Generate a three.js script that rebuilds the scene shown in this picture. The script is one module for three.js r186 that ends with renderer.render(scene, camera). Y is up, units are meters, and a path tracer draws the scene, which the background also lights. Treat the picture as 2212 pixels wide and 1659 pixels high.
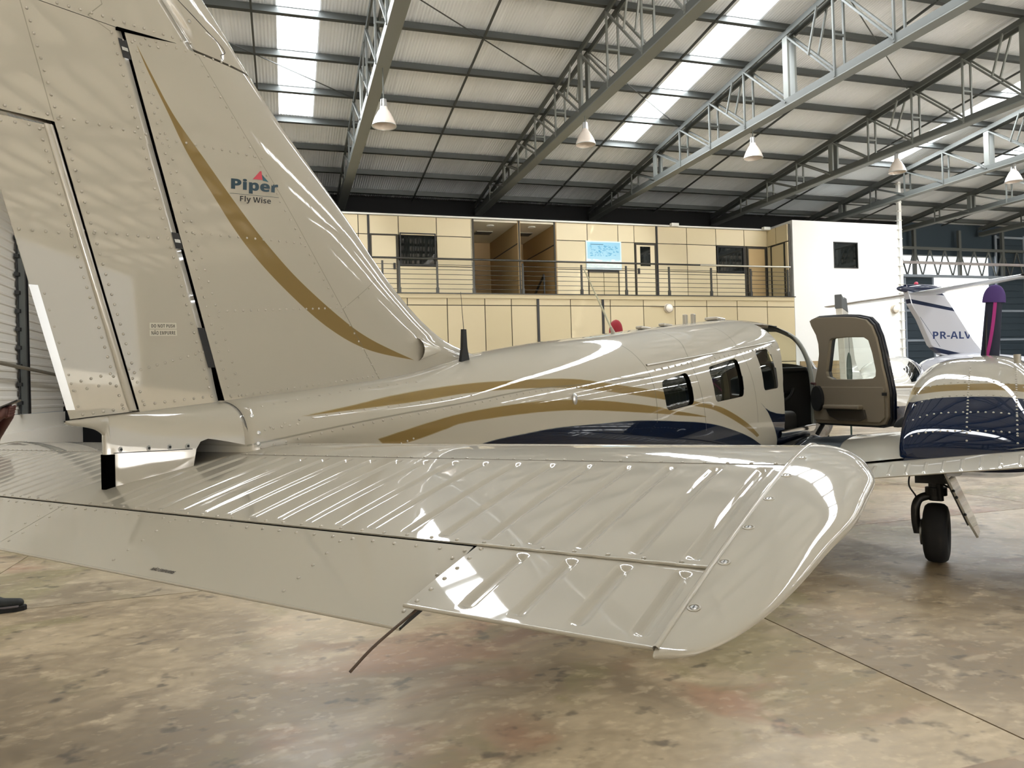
import * as THREE from 'three';
import { RectAreaLightUniformsLib } from 'three/addons/lights/RectAreaLightUniformsLib.js';
import { mergeGeometries, mergeVertices, toCreasedNormals } from 'three/addons/utils/BufferGeometryUtils.js';
import { RoundedBoxGeometry } from 'three/addons/geometries/RoundedBoxGeometry.js';
import { MarchingCubes } from 'three/addons/objects/MarchingCubes.js';
import { Brush, Evaluator, SUBTRACTION } from 'three-bvh-csg';

// ---------------------------------------------------------------- camera, sky, light, exposure
RectAreaLightUniformsLib.init();
const scene = new THREE.Scene();
const renderer = new THREE.WebGLRenderer({ antialias: true });
renderer.toneMapping = THREE.LinearToneMapping;
renderer.toneMappingExposure = 1.3;
renderer.shadowMap.enabled = true;
const rad = Math.PI / 180;
const camera = new THREE.PerspectiveCamera(55.05, 2212 / 1659, 0.05, 400);
camera.position.set(0, 1.4125, 0);
camera.rotation.order = 'YXZ';
camera.rotation.set(0.33 * rad, -17.08 * rad, -1.662 * rad);
scene.add(camera);

const SKY = 1.8, SKYLIGHT = 18.5;
{ // overcast bright sky, slightly bluer overhead
  const w = 16, h = 64, d = new Float32Array(w * h * 4);
  for (let j = 0; j < h; j++) for (let i = 0; i < w; i++) {
    const el = Math.max(0, (j + 0.5) / h * 2 - 1), k = (j * w + i) * 4;
    d[k] = SKY * (0.93 - 0.22 * el); d[k + 1] = SKY * (0.97 - 0.13 * el); d[k + 2] = SKY * (1.02 - 0.02 * el); d[k + 3] = 1;
  }
  const t = new THREE.DataTexture(d, w, h, THREE.RGBAFormat, THREE.FloatType);
  t.mapping = THREE.EquirectangularReflectionMapping; t.magFilter = THREE.LinearFilter; t.needsUpdate = true;
  scene.background = t;
}

const sun = new THREE.DirectionalLight(new THREE.Color(1, 0.97, 0.92), 62);   // comes in low through the open front door behind the camera
sun.name = 'sun'; sun.position.set(26, 33, 92); sun.target.position.set(18, 0, 18); sun.castShadow = true;
Object.assign(sun.shadow.camera, { left: -60, right: 60, top: 60, bottom: -60, near: 1, far: 220 }); sun.shadow.mapSize.set(4096, 4096);
scene.add(sun, sun.target);

// hangar numbers: x along the back wall, z = -depth towards it
const roofY = (d) => 11.965 - 0.115 * Math.abs(d + 1);   // underside of the roof sheet, ridge at depth -1
const BACK = 27.5, FRONT = -29.5, LEFT = -7, RIGHT = 50;
const SKYLIGHTS = [0, 10.2, 20.82, 25.3, 30.6, 40.6], SKYW = 0.94, SKYEND = 21.72;
const area = (w, h, pos, target, color, intensity) => {
  const l = new THREE.RectAreaLight(color, intensity, w, h);
  l.name = 'skylight_glow'; l.position.copy(pos); l.lookAt(target); scene.add(l); return l;
};
for (const x of SKYLIGHTS) for (const side of [1]) {
  const d0 = -1 + side * 0.4, d1 = side > 0 ? SKYEND : -24, dm = (d0 + d1) / 2, y = roofY(dm) - 0.05;
  const n = new THREE.Vector3(0, -1, 0.115 * side).normalize();
  const p = new THREE.Vector3(x + SKYW / 2, y, -dm);
  area(SKYW - 0.06, Math.abs(d1 - d0), p, p.clone().add(n), new THREE.Color(0.96, 0.985, 1.0), SKYLIGHT);
}

// ---------------------------------------------------------------- helpers
const used = {};
const numbered = (n) => { used[n] = (used[n] ?? -1) + 1; return used[n] ? n + '_' + String(used[n]).padStart(3, '0') : n; };
function mesh(name, geo, mat, parent) {
  const m = new THREE.Mesh(geo, mat); m.castShadow = m.receiveShadow = true;
  if (parent) { m.name = name; parent.add(m); } else { m.name = numbered(name); scene.add(m); }
  return m;
}
function tag(o, label, category, group) { o.userData.label = label; o.userData.category = category; if (group) o.userData.group = group; return o; }
function thing(name, label, category, group) { const g = new THREE.Group(); g.name = numbered(name); scene.add(g); return tag(g, label, category, group); }
function struct(name, geo, mat) { const m = geo ? mesh(name, geo, mat) : new THREE.Group(); if (!geo) { m.name = numbered(name); scene.add(m); } m.userData.kind = 'structure'; return m; }
const part = (name, parent) => { const g = new THREE.Group(); g.name = name; parent.add(g); return g; };
const stuff = (m) => { m.userData.kind = 'stuff'; return m; };
const V = (x, y, z) => new THREE.Vector3(x, y, z);
const UNIT = new THREE.BoxGeometry(1, 1, 1);
const boxg = (x0, x1, y0, y1, z0, z1) => { const g = new THREE.BoxGeometry(x1 - x0, y1 - y0, z1 - z0); g.translate((x0 + x1) / 2, (y0 + y1) / 2, (z0 + z1) / 2); return g; };
function boxm(name, x0, x1, y0, y1, z0, z1, mat, parent) {   // a box that shares one geometry
  const m = mesh(name, UNIT, mat, parent); m.scale.set(Math.abs(x1 - x0), Math.abs(y1 - y0), Math.abs(z1 - z0)); m.position.set((x0 + x1) / 2, (y0 + y1) / 2, (z0 + z1) / 2); return m;
}
function barm(name, a, b, w, h, mat, parent, up = V(0, 1, 0)) {   // a straight bar from a to b
  const m = mesh(name, UNIT, mat, parent), d = b.clone().sub(a), z = d.clone().normalize();
  let x = up.clone().cross(z); if (x.lengthSq() < 1e-6) x = V(1, 0, 0).cross(z); x.normalize();
  m.quaternion.setFromRotationMatrix(new THREE.Matrix4().makeBasis(x, z.clone().cross(x), z));
  m.position.copy(a).add(b).multiplyScalar(0.5); m.scale.set(w, h, d.length()); return m;
}
const rodg = (a, b, r, r2 = r, n = 10) => { const d = b.clone().sub(a), g = new THREE.CylinderGeometry(r2, r, d.length(), n); g.applyQuaternion(new THREE.Quaternion().setFromUnitVectors(V(0, 1, 0), d.clone().normalize())); g.translate((a.x + b.x) / 2, (a.y + b.y) / 2, (a.z + b.z) / 2); return g; };
const tubeg = (pts, r, n = 24, m = 8) => new THREE.TubeGeometry(new THREE.CatmullRomCurve3(pts), n, r, m);
let seedN = 7; const rnd = () => { seedN = (seedN * 1664525 + 1013904223) >>> 0; return seedN / 4294967296; };
const lerp = (a, b, t) => a + (b - a) * t, clamp = (x, a = 0, b = 1) => Math.min(b, Math.max(a, x)), smooth = (a, b, x) => { const t = clamp((x - a) / (b - a)); return t * t * (3 - 2 * t); };
function table(xs, ys) {   // monotone cubic through a table
  const n = xs.length, d = [], m = [];
  for (let i = 0; i < n - 1; i++) d.push((ys[i + 1] - ys[i]) / (xs[i + 1] - xs[i]));
  for (let i = 0; i < n; i++) m.push(i === 0 ? d[0] : i === n - 1 ? d[n - 2] : d[i - 1] * d[i] <= 0 ? 0 : 2 * d[i - 1] * d[i] / (d[i - 1] + d[i]));
  return (x) => {
    if (x <= xs[0]) return ys[0]; if (x >= xs[n - 1]) return ys[n - 1];
    let i = 0; while (x > xs[i + 1]) i++;
    const h = xs[i + 1] - xs[i], t = (x - xs[i]) / h, t2 = t * t, t3 = t2 * t;
    return (2 * t3 - 3 * t2 + 1) * ys[i] + (t3 - 2 * t2 + t) * h * m[i] + (3 * t2 - 2 * t3) * ys[i + 1] + (t3 - t2) * h * m[i + 1];
  };
}
// a grid of points f(i, j) -> [x, y, z] or [x, y, z, u, v]; wrap joins the last row to the first
function gridg(ni, nj, f, { wrap = false, flip = false } = {}) {
  const pos = [], uv = [], idx = [];
  for (let i = 0; i <= ni; i++) for (let j = 0; j <= nj; j++) { const p = f(i, j); pos.push(p[0], p[1], p[2]); uv.push(p[3] ?? i / ni, p[4] ?? j / nj); }
  for (let i = 0; i < ni; i++) for (let j = 0; j < nj; j++) {
    const a = i * (nj + 1) + j, b = a + 1, c = a + nj + 1, d = c + 1;
    if (flip) idx.push(a, b, c, b, d, c); else idx.push(a, c, b, b, c, d);
  }
  const g = new THREE.BufferGeometry();
  g.setAttribute('position', new THREE.Float32BufferAttribute(pos, 3)); g.setAttribute('uv', new THREE.Float32BufferAttribute(uv, 2)); g.setIndex(idx);
  g.computeVertexNormals();
  if (wrap) {   // average the normals along the seam j = 0 / nj
    const n = g.attributes.normal;
    for (let i = 0; i <= ni; i++) { const a = i * (nj + 1), b = a + nj, v = V(n.getX(a) + n.getX(b), n.getY(a) + n.getY(b), n.getZ(a) + n.getZ(b)).normalize(); n.setXYZ(a, v.x, v.y, v.z); n.setXYZ(b, v.x, v.y, v.z); }
  }
  return g;
}
function shapeg(pts, depth, { holes = [], bevel = 0, spline = false } = {}) {
  const mk = (C, p) => { const s = new C(); if (spline) { const c = new THREE.SplineCurve([...p, p[0]].map((q) => new THREE.Vector2(...q))); s.setFromPoints(c.getPoints(p.length * 6)); } else s.setFromPoints(p.map((q) => new THREE.Vector2(...q))); return s; };
  const s = mk(THREE.Shape, pts); for (const h of holes) s.holes.push(mk(THREE.Path, h));
  return new THREE.ExtrudeGeometry(s, { depth, bevelEnabled: bevel > 0, bevelSize: bevel, bevelThickness: bevel, bevelSegments: 2, curveSegments: 8 });
}
function canvasTex(w, h, draw, srgb = true) { const c = document.createElement('canvas'); c.width = w; c.height = h; draw(c.getContext('2d'), w, h); const t = new THREE.CanvasTexture(c); if (srgb) t.colorSpace = THREE.SRGBColorSpace; return t; }

// value noise, tileable with period p
const perm = Array.from({ length: 512 }, () => rnd());
const hash = (x, y, s) => perm[(perm[(x * 73 + s * 131) & 511] * 4093 + y * 151 + s * 17) & 511];
function noise(x, y, p, s) {
  const xi = Math.floor(x), yi = Math.floor(y), fx = x - xi, fy = y - yi, ux = fx * fx * (3 - 2 * fx), uy = fy * fy * (3 - 2 * fy);
  const X0 = ((xi % p) + p) % p, X1 = (X0 + 1) % p, Y0 = ((yi % p) + p) % p, Y1 = (Y0 + 1) % p;
  return lerp(lerp(hash(X0, Y0, s), hash(X1, Y0, s), ux), lerp(hash(X0, Y1, s), hash(X1, Y1, s), ux), uy);
}
function fbm(x, y, p, s, oct) { let a = 0, k = 0.5, t = 0; for (let o = 0; o < oct; o++) { a += k * noise(x, y, p, s + o); t += k; x *= 2; y *= 2; p *= 2; k *= 0.55; } return a / t; }

// ---------------------------------------------------------------- materials
const std = (color, roughness = 0.6, metalness = 0, extra = {}) => new THREE.MeshStandardMaterial({ color, roughness, metalness, ...extra });
const gloss = (color, extra = {}) => new THREE.MeshPhysicalMaterial({ color, roughness: 0.5, specularIntensity: 0.25, clearcoat: 1, clearcoatRoughness: 0.03, ...extra });
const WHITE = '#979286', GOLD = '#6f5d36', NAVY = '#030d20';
const M = {
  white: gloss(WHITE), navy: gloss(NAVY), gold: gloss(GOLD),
  black: std('#08090a', 0.6), rubber: std('#111111', 0.85), dark: std('#1a1b1c', 0.5), gap: new THREE.MeshPhysicalMaterial({ color: '#030303', roughness: 1, specularIntensity: 0 }),  // gap: near-black colour put in for shade inside seams and openings
  metal: std('#8d8f90', 0.35, 0.9), chrome: std('#d8dadb', 0.12, 1), bare: std('#c9cbcc', 0.28, 0.85),
  steel: std('#5c605e', 0.55, 0.25), steelLight: std('#7a7e7b', 0.5, 0.2), purlin: std('#474b4b', 0.55, 0.3),
  sheet: std('#eef3f8', 0.5), sheetOld: std('#e6ebf0', 0.52),
  panel: std('#c9bb98', 0.45), panelB: std('#c3b591', 0.45), joint: std('#3c382f', 0.7), post: std('#0e0e0e', 0.5),
  plaster: std('#e8e9e6', 0.7), darkWall: std('#2c3a45', 0.6, 0.2), darkWallLine: std('#8d97a3', 0.5, 0.2), shadeBlack: std('#040609', 0.9),
  wallSheet: std('#f3efe6', 0.45), kerb: std('#f2ede2', 0.7), panelUp: std('#dccfae', 0.45), panelUpB: std('#d6c9a7', 0.45),
  rail: std('#3b3b38', 0.4, 0.6), railBright: std('#b9b6aa', 0.3, 0.8),
  glassDark: new THREE.MeshPhysicalMaterial({ color: '#0c1010', roughness: 0.04, metalness: 0, clearcoat: 1, clearcoatRoughness: 0.02 }),
  tint: new THREE.MeshPhysicalMaterial({ color: '#8d9184', roughness: 0.02, transmission: 1, thickness: 0, ior: 1.5 }),
  clear: new THREE.MeshPhysicalMaterial({ color: '#f2f5f2', roughness: 0.02, transmission: 1, thickness: 0, ior: 1.5 }),
  trim: std('#6f6656', 0.75), trimDark: std('#8f8672', 0.8), leather: std('#15130f', 0.6), red: std('#8d0d22', 0.6), cover: std('#10152e', 0.75),
  skylight: std('#f2f6f8', 0.6, 0, { emissive: new THREE.Color(0.95, 0.98, 1), emissiveIntensity: 2.2 }),
};

// ---------------------------------------------------------------- floor: saw-cut concrete slabs, worn and stained
{
  const N = 1536, col = new Uint8Array(N * N * 4), rough = new Uint8Array(N * N * 4), P = 8;
  const A = [124, 110, 88], B = [166, 152, 127], R = [142, 102, 78], G = [126, 119, 84], L = [196, 182, 156];
  for (let j = 0; j < N; j++) for (let i = 0; i < N; i++) {
    const x = i / N * P, y = j / N * P, k = (j * N + i) * 4;
    const wx = x + 1.2 * fbm(x, y, P, 11, 3), wy = y + 1.2 * fbm(x + 3, y, P, 15, 3);
    const a = fbm(wx * 1, wy * 2, 8 * 8, 1, 6), b = fbm(wx, wy, 64, 21, 5), c = fbm(wx * 2, wy * 2, 64, 31, 5), f = fbm(x * 24, y * 40, 1024, 41, 4), sp = fbm(x * 7 + b, y * 11 + b, 512, 51, 5);
    const mixA = smooth(0.3, 0.7, a), red = smooth(0.54, 0.74, b) * 0.6, grn = smooth(0.52, 0.7, c) * 0.6, lt = smooth(0.54, 0.78, sp) * 0.42 + smooth(0.66, 0.72, fbm(x * 18, y * 26, 2048, 71, 4)) * 0.3, dk = smooth(0.66, 0.84, fbm(x * 9, y * 11, 512, 61, 4)) * 0.3;
    for (let q = 0; q < 3; q++) {
      let v = lerp(A[q], B[q], mixA); v = lerp(v, R[q], red); v = lerp(v, G[q], grn); v = lerp(v, L[q], lt); v *= 1 - dk; v *= 0.92 + 0.16 * f; col[k + q] = clamp(v, 0, 255);
    }
    col[k + 3] = 255;
    const r = 0.3 + 0.3 * f + 0.18 * (1 - mixA) - 0.1 * lt; rough[k] = rough[k + 1] = rough[k + 2] = clamp(r, 0.12, 0.8) * 255; rough[k + 3] = 255;
  }
  const tex = (d, srgb) => { const t = new THREE.DataTexture(d, N, N); t.wrapS = t.wrapT = THREE.RepeatWrapping; t.magFilter = THREE.LinearFilter; if (srgb) t.colorSpace = THREE.SRGBColorSpace; t.needsUpdate = true; return t; };
  const tc = tex(col, true), tr = tex(rough, false);
  const mats = [0, 1, 2].map((k) => new THREE.MeshPhysicalMaterial({ color: ['#ffffff', '#f9f5f0', '#f4efe8'][k], map: tc, roughnessMap: tr, roughness: 0.85, bumpMap: tr, bumpScale: 0.0012, clearcoat: 0.25, clearcoatRoughness: 0.28 }));
  const floor = struct('floor');
  boxm('joint_bed', LEFT - 0.5, RIGHT + 0.5, -0.3, -0.006, FRONT - 0.5 < 0 ? -BACK - 0.5 : 0, -FRONT + 0.5, M.joint, floor);
  let n = 0;
  const xs = [-7, -2.3, 2.69, 7.7, 12.7, 17.7, 22.7, 27.7, 32.7, 37.7, 42.7, 50], ds = [-29.5, -24.2, -19.2, -14.2, -9.2, -4.2, 0.8, 5.82, 10.8, 15.8, 20.8, 27.5];
  for (let i = 0; i < xs.length - 1; i++) for (let j = 0; j < ds.length - 1; j++) {
    const x0 = xs[i] + 0.005, x1 = xs[i + 1] - 0.005, z0 = -ds[j + 1] + 0.005, z1 = -ds[j] - 0.005, g = boxg(x0, x1, -0.15, 0, z0, z1), p = g.attributes.position, uv = g.attributes.uv;
    for (let k = 0; k < p.count; k++) uv.setXY(k, p.getX(k) / 8 + i * 0.37, p.getZ(k) / 8 + j * 0.21);
    mesh('floor_slab', g, mats[n++ % 3], floor);
  }
  const outside = struct('ground', boxg(-60, 110, -0.5, -0.31, -140, 140), std('#b9b3a6', 0.9));
}

// ---------------------------------------------------------------- roof
const ceiling = struct('ceiling');
{
  const edges = [LEFT]; const fill = (a, b) => { const n = Math.max(1, Math.round((b - a) / 1.0)); for (let i = 1; i <= n; i++) edges.push(lerp(a, b, i / n)); };
  let at = LEFT; for (const s of SKYLIGHTS) { fill(at, s); edges.push(s + SKYW); at = s + SKYW; } fill(at, RIGHT);
  const corr = (x0, x1, d0, d1, lift, mat, name) => {
    const w = x1 - x0 + 0.04, waves = Math.round(w / 0.078), n = waves * 6;
    const g = gridg(n, 1, (i, j) => { const x = x0 + w * i / n, d = j ? d1 : d0; return [x, roofY(d) + 0.009 * Math.cos(i / n * waves * 2 * Math.PI) + lift, -d, x, d]; }, { flip: d1 > d0 });
    return mesh(name, g, mat, ceiling);
  };
  edges.sort((a, b) => a - b);
  for (let i = 0; i < edges.length - 1; i++) {
    const x0 = edges[i], x1 = edges[i + 1], sky = SKYLIGHTS.includes(x0), m = i % 3 ? M.sheet : M.sheetOld, lift = (i % 2) * 0.006;
    if (sky) { corr(x0, x1 - 0.04, -1, SKYEND, 0.004, M.skylight, 'skylight_sheet'); corr(x0, x1, SKYEND, 28.6, lift, m, 'roof_sheet'); corr(x0, x1, -1, -30.4, lift, m, 'roof_sheet'); }
    else { corr(x0, x1, -1, 28.6, lift, m, 'roof_sheet'); corr(x0, x1, -1, -30.4, lift, m, 'roof_sheet'); }
  }
  // outer skin well above, so that no sky leaks between sheets
  for (let k = -17; k <= 17; k++) {
    const d = k >= 0 ? 0.05 + 1.672 * k : 0.05 + 1.672 * k; if (d > 27.4 || d < -29.3) continue;
    const y = roofY(d) - 0.015;
    const p = mesh('purlin', UNIT, M.purlin, ceiling); p.scale.set(RIGHT - LEFT, 0.17, 0.075); p.position.set((LEFT + RIGHT) / 2, y - 0.095, -d);
    const fl = mesh('purlin_lip', UNIT, M.purlin, ceiling); fl.scale.set(RIGHT - LEFT, 0.02, 0.13); fl.position.set((LEFT + RIGHT) / 2, y - 0.18, -d + 0.03);
  }
  for (const x of [-0.5, 4.7, 9.9, 14.7, 19.9, 24.9, 29.9]) barm('sag_rod', V(x, roofY(-1) - 0.2, 1), V(x, roofY(27.3) - 0.2, -27.3), 0.045, 0.045, M.purlin, ceiling);
  for (const [x0, x1, da, db] of [[2.2, 7.1, 15.1, 18.4], [12.1, 17.3, 13.4, 16.8], [7.4, 11.8, 16.8, 20.1], [-2.9, 2, 16.75, 20.1]]) barm('wind_brace', V(x0, roofY(da) - 0.22, -da), V(x1, roofY(db) - 0.22, -db), 0.02, 0.02, M.purlin, ceiling);
}

// ---------------------------------------------------------------- roof trusses, one thing each
const TRUSS = [-3, 2.08, 7.24, 11.96, 17.55, 22.3, 27.3, 32.3, 37.3, 42.3];
const trussNames = ['first', 'second', 'third', 'fourth', 'fifth', 'sixth', 'seventh', 'eighth', 'ninth', 'tenth'];
TRUSS.forEach((x, k) => {
  const labels = ['grey steel roof truss mostly hidden behind the tail fin', 'grey steel roof truss just right of the tail fin, nearest one in full view', 'grey steel roof truss between the third bay and the big central skylight strip', 'light grey roof truss right of the central skylight strip',
    'grey steel roof truss running down to the white tower', 'grey steel roof truss carried by the slim column at the white tower corner', 'grey steel roof truss first beyond the white tower', 'grey steel roof truss second beyond the white tower', 'grey steel roof truss third beyond the white tower', 'farthest grey steel roof truss near the far end wall'];
  const t = thing('roof_truss', labels[k], 'roof truss', 'steel roof trusses');
  const yb = 8.11, m = k % 2 ? M.steel : M.steelLight, far = 27.3, near = -29;
  // bottom chord: a pair of channels under a flat plate
  boxm('bottom_chord', x - 0.14, x + 0.14, yb - 0.03, yb, -far, -near, M.steelLight, t);
  for (const s of [-1, 1]) boxm('chord_channel', x + s * 0.13 - 0.012, x + s * 0.13 + 0.012, yb, yb + 0.16, -far, -near, M.steel, t);
  const top = (d) => roofY(d) - 0.2;
  for (const side of [1, -1]) for (const s of [-1, 1]) {
    const e = side > 0 ? far : near;
    barm('top_chord', V(x + s * 0.12, top(-1) - 0.07, 1), V(x + s * 0.12, Math.max(top(e) - 0.07, yb + 0.05), -e), 0.05, 0.14, M.steel, t);
  }
  for (let j = -6; j <= 15; j++) {
    const d = 0.05 + 1.672 * j, d2 = d - 1.672; if (d > far) continue;
    const heavy = (j + k) % 4 === 0, yt = top(d) - 0.1; if (yt - yb < 0.25) continue;
    for (const s of [-1, 1]) {
      const xs = x + s * (heavy ? 0.1 : 0.14);
      if (heavy) boxm('post', xs - 0.03, xs + 0.03, yb, yt, -d - 0.09, -d + 0.09, M.steelLight, t);
      else boxm('post', xs - 0.022, xs + 0.022, yb, yt, -d - 0.022, -d + 0.022, m, t);
      if (d2 > -9) barm('diagonal', V(xs, yt, -d), V(xs, yb + 0.06, -d2), 0.04, 0.055, m, t, V(1, 0, 0));
      if (j % 2 && yt - yb > 1.2) barm('sub_strut', V(x + s * 0.14, (yt + yb) / 2, -(d + d2) / 2), V(x + s * 0.14, top(d2 + 0.5) - 0.1, -(d2 + 0.5)), 0.04, 0.04, m, t, V(1, 0, 0));
    }
    if (!heavy) boxm('batten', x - 0.16, x + 0.16, (yt + yb) / 2 - 0.02, (yt + yb) / 2 + 0.02, -d - 0.025, -d + 0.025, m, t);
  }
});

// ---------------------------------------------------------------- high-bay lamps hung under the trusses
{
  const shade = std('#d9cfc6', 0.35, 0.1, {}), lens = new THREE.MeshPhysicalMaterial({ color: '#f4ece6', roughness: 0.35, transmission: 0.4, thickness: 0 });
  const prof = [[0.02, 0.42], [0.07, 0.41], [0.085, 0.34], [0.12, 0.3], [0.19, 0.17], [0.235, 0.06], [0.25, 0], [0.235, 0.005], [0.18, 0.16], [0.11, 0.285], [0.06, 0.33]].map((p) => new THREE.Vector2(...p));
  const proto = thing('high_bay_lamp', 'white bell-shaped hanging lamp just right of the tail fin', 'lamp', 'hanging bell lamps under the trusses');
  mesh('shade', new THREE.LatheGeometry(prof, 28), shade, proto);
  mesh('socket', new THREE.CylinderGeometry(0.06, 0.075, 0.16, 16).translate(0, 0.47, 0), M.bare, proto);
  mesh('lens_ring', new THREE.TorusGeometry(0.245, 0.012, 8, 28).rotateX(Math.PI / 2), M.bare, proto);
  mesh('bulb', new THREE.SphereGeometry(0.07, 14, 10).scale(1, 1.5, 1).translate(0, 0.2, 0), lens, proto);
  mesh('hanger', new THREE.CylinderGeometry(0.012, 0.012, 0.75, 8).translate(0, 0.9, 0), M.steel, proto);
  const at = [[2.08, 6.88, 15.19], [7.24, 7.37, 16.79], [11.96, 7.3, 16.65], [17.55, 7.5, 17.5], [22.3, 7.52, 17.63], [17.55, 7.45, 10.75]];
  const lab = ['', 'white bell-shaped hanging lamp left of the central skylight strip', 'cream bell-shaped hanging lamp under the fourth truss, right of the central skylight strip', 'white bell-shaped hanging lamp in front of the slanting skylight above the white tower', 'white bell-shaped hanging lamp near the right skylight, farthest one', 'white bell-shaped hanging lamp cut off by the upper right corner'];
  at.forEach((p, k) => { const o = k ? proto.clone() : proto; if (k) { o.name = numbered('high_bay_lamp'); scene.add(o); o.userData = { ...proto.userData, label: lab[k] }; } o.position.set(p[0], p[1], -p[2]); o.scale.y = (8.1 - p[1]) / 1.27 > 1 ? 1 : 1; o.children[4].scale.y = 1; o.children[4].position.y = 0; const need = 8.09 - p[1] - 0.55; o.children[4].scale.y = need / 0.75; o.children[4].position.y = 0.55 + need / 2 - 0.9 * need / 0.75; });
}

// ---------------------------------------------------------------- walls
{ // left end wall: ribbed sheets on a white base, dark column
  const prof = (y0, y1) => { const out = []; const pitch = 0.25; for (let y = y0; y < y1 - 0.01; y += pitch) out.push([0, y], [0, y + 0.12], [0.03, y + 0.15], [0.03, y + 0.2], [0, y + 0.23]); out.push([0, y1]); return out; };
  const wall = struct('wall_left');
  boxm('backing', LEFT - 0.3, LEFT - 0.02, 0, 12.2, -BACK - 0.3, -FRONT, M.sheetOld, wall);
  for (let y = 1.1, k = 0; y < 11.4; y += 1, k++) {
    const pr = prof(y, y + 1.0), g = gridg(pr.length - 1, 1, (i, j) => [LEFT + pr[i][0] + (k % 2) * 0.004, pr[i][1], j ? -BACK : -FRONT], { flip: true });
    mesh('wall_sheet', g.toNonIndexed(), M.wallSheet, wall).geometry.computeVertexNormals();
  }
  boxm('base_course', LEFT - 0.02, LEFT + 0.55, 0, 0.66, -BACK, -FRONT, M.kerb, wall);
  boxm('base_course', LEFT - 0.02, LEFT + 0.05, 0.66, 1.08, -BACK, -FRONT, M.kerb, wall);
  const col = struct('column_1');
  boxm('flange', LEFT + 0.06, LEFT + 0.09, 1.1, 9, -23.3, -23.12, M.dark, col); boxm('flange', LEFT + 0.26, LEFT + 0.29, 1.1, 9, -23.3, -23.12, M.dark, col); boxm('web', LEFT + 0.09, LEFT + 0.26, 1.1, 9, -23.22, -23.19, M.steel, col);
  for (let y = 1.4; y < 7; y += 0.5) boxm('girt_clip', LEFT + 0.05, LEFT + 0.16, y - 0.05, y + 0.05, -23.12, -23.0, M.dark, col);
  const pipe = tag(mesh('wall_pipe', rodg(V(LEFT + 0.35, 2.5, -18), V(LEFT + 0.35, 2.17, -26.9), 0.05), std('#8f887a', 0.5, 0.3)), 'pale pipe slanting along the ribbed left wall behind the rudder', 'pipe');
  const crate = tag(mesh('small_box', new RoundedBoxGeometry(0.2, 0.26, 0.3, 2, 0.02).translate(LEFT + 0.42, 0.79, -27.0), std('#2a231c', 0.7)), 'small dark brown box on the white ledge, seen under the tail cone tip', 'box');
}
{ // back wall: near-black colour in place of shade above and beside the offices, open door at the right
  const wall = struct('wall_back');
  boxm('backing', LEFT - 0.3, 27.6, 0, 9.2, -BACK - 0.3, -BACK - 0.05, M.shadeBlack, wall);
  boxm('backing', 33.3, RIGHT + 0.3, 0, 9.2, -BACK - 0.3, -BACK - 0.05, M.darkWall, wall);
  boxm('backing', 27.6, 33.3, 7.15, 9.2, -BACK - 0.3, -BACK - 0.05, M.darkWall, wall);
  // sliding door leaves of ribbed dark sheet with light frames
  const leaf = (n, x0, x1, y1) => {
    const d = struct('door_' + n);
    for (let y = 0.05; y < y1 - 0.1; y += 0.32) boxm('slat', x0, x1, y, Math.min(y + 0.3, y1), -BACK + 0.02, -BACK + 0.07, M.darkWall, d);
    boxm('slat_backing', x0, x1, 0, y1, -BACK - 0.02, -BACK + 0.03, M.darkWall, d);
    for (const x of [x0 + 0.04, (x0 + x1) / 2, x1 - 0.04]) boxm('stile', x - 0.05, x + 0.05, 0, y1, -BACK + 0.07, -BACK + 0.13, M.darkWallLine, d);
    for (const y of [0.4, 1.75, 3.1, 4.5, y1 - 0.1]) boxm('rail', x0, x1, y - 0.05, y + 0.05, -BACK + 0.07, -BACK + 0.12, M.darkWallLine, d);
  };
  leaf(1, 22.7, 26, 6.2); leaf(2, 26, 29.4, 6.2); leaf(3, 33.3, 37, 8.2); leaf(4, 37, 41, 8.2); leaf(5, 41, 45, 8.2); leaf(6, 45, 50, 8.2);
  const gd = thing('lattice_girder', 'pale lattice girder spanning above the bright open hangar door', 'girder');
  for (const y of [6.1, 6.72]) boxm('chord', 22.7, 50, y - 0.06, y + 0.06, -BACK + 0.2, -BACK + 0.36, y > 6.5 ? std('#b7b1b3', 0.5, 0.2) : M.darkWallLine, gd);
  for (let x = 23.2, k = 0; x < 46; x += 0.9, k++) { barm('diagonal', V(x, 6.1, -BACK + 0.28), V(x + 0.45, 7.4, -BACK + 0.28), 0.05, 0.05, M.steel, gd); barm('diagonal', V(x + 0.9, 6.1, -BACK + 0.28), V(x + 0.45, 7.4, -BACK + 0.28), 0.05, 0.05, M.steel, gd); if (k % 3 === 2) boxm('post', x + 0.38, x + 0.52, 6.1, 8.3, -BACK + 0.2, -BACK + 0.34, M.steel, gd); }
  boxm('chord', 22.7, 50, 7.34, 7.46, -BACK + 0.22, -BACK + 0.34, M.steel, gd);
  const wr = struct('wall_right'); boxm('backing', RIGHT, RIGHT + 0.3, 0, 12.2, -BACK - 0.3, -FRONT, M.darkWall, wr);
  const wf = struct('wall_front'); // the big front door stands open behind the camera
  boxm('backing', LEFT - 0.3, -6, 0, 12, -FRONT, -FRONT + 0.3, M.sheetOld, wf); boxm('backing', 49, RIGHT + 0.3, 0, 12, -FRONT, -FRONT + 0.3, M.sheetOld, wf); boxm('backing', -6, 49, 8.2, 12, -FRONT, -FRONT + 0.3, M.sheetOld, wf);
}

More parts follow.
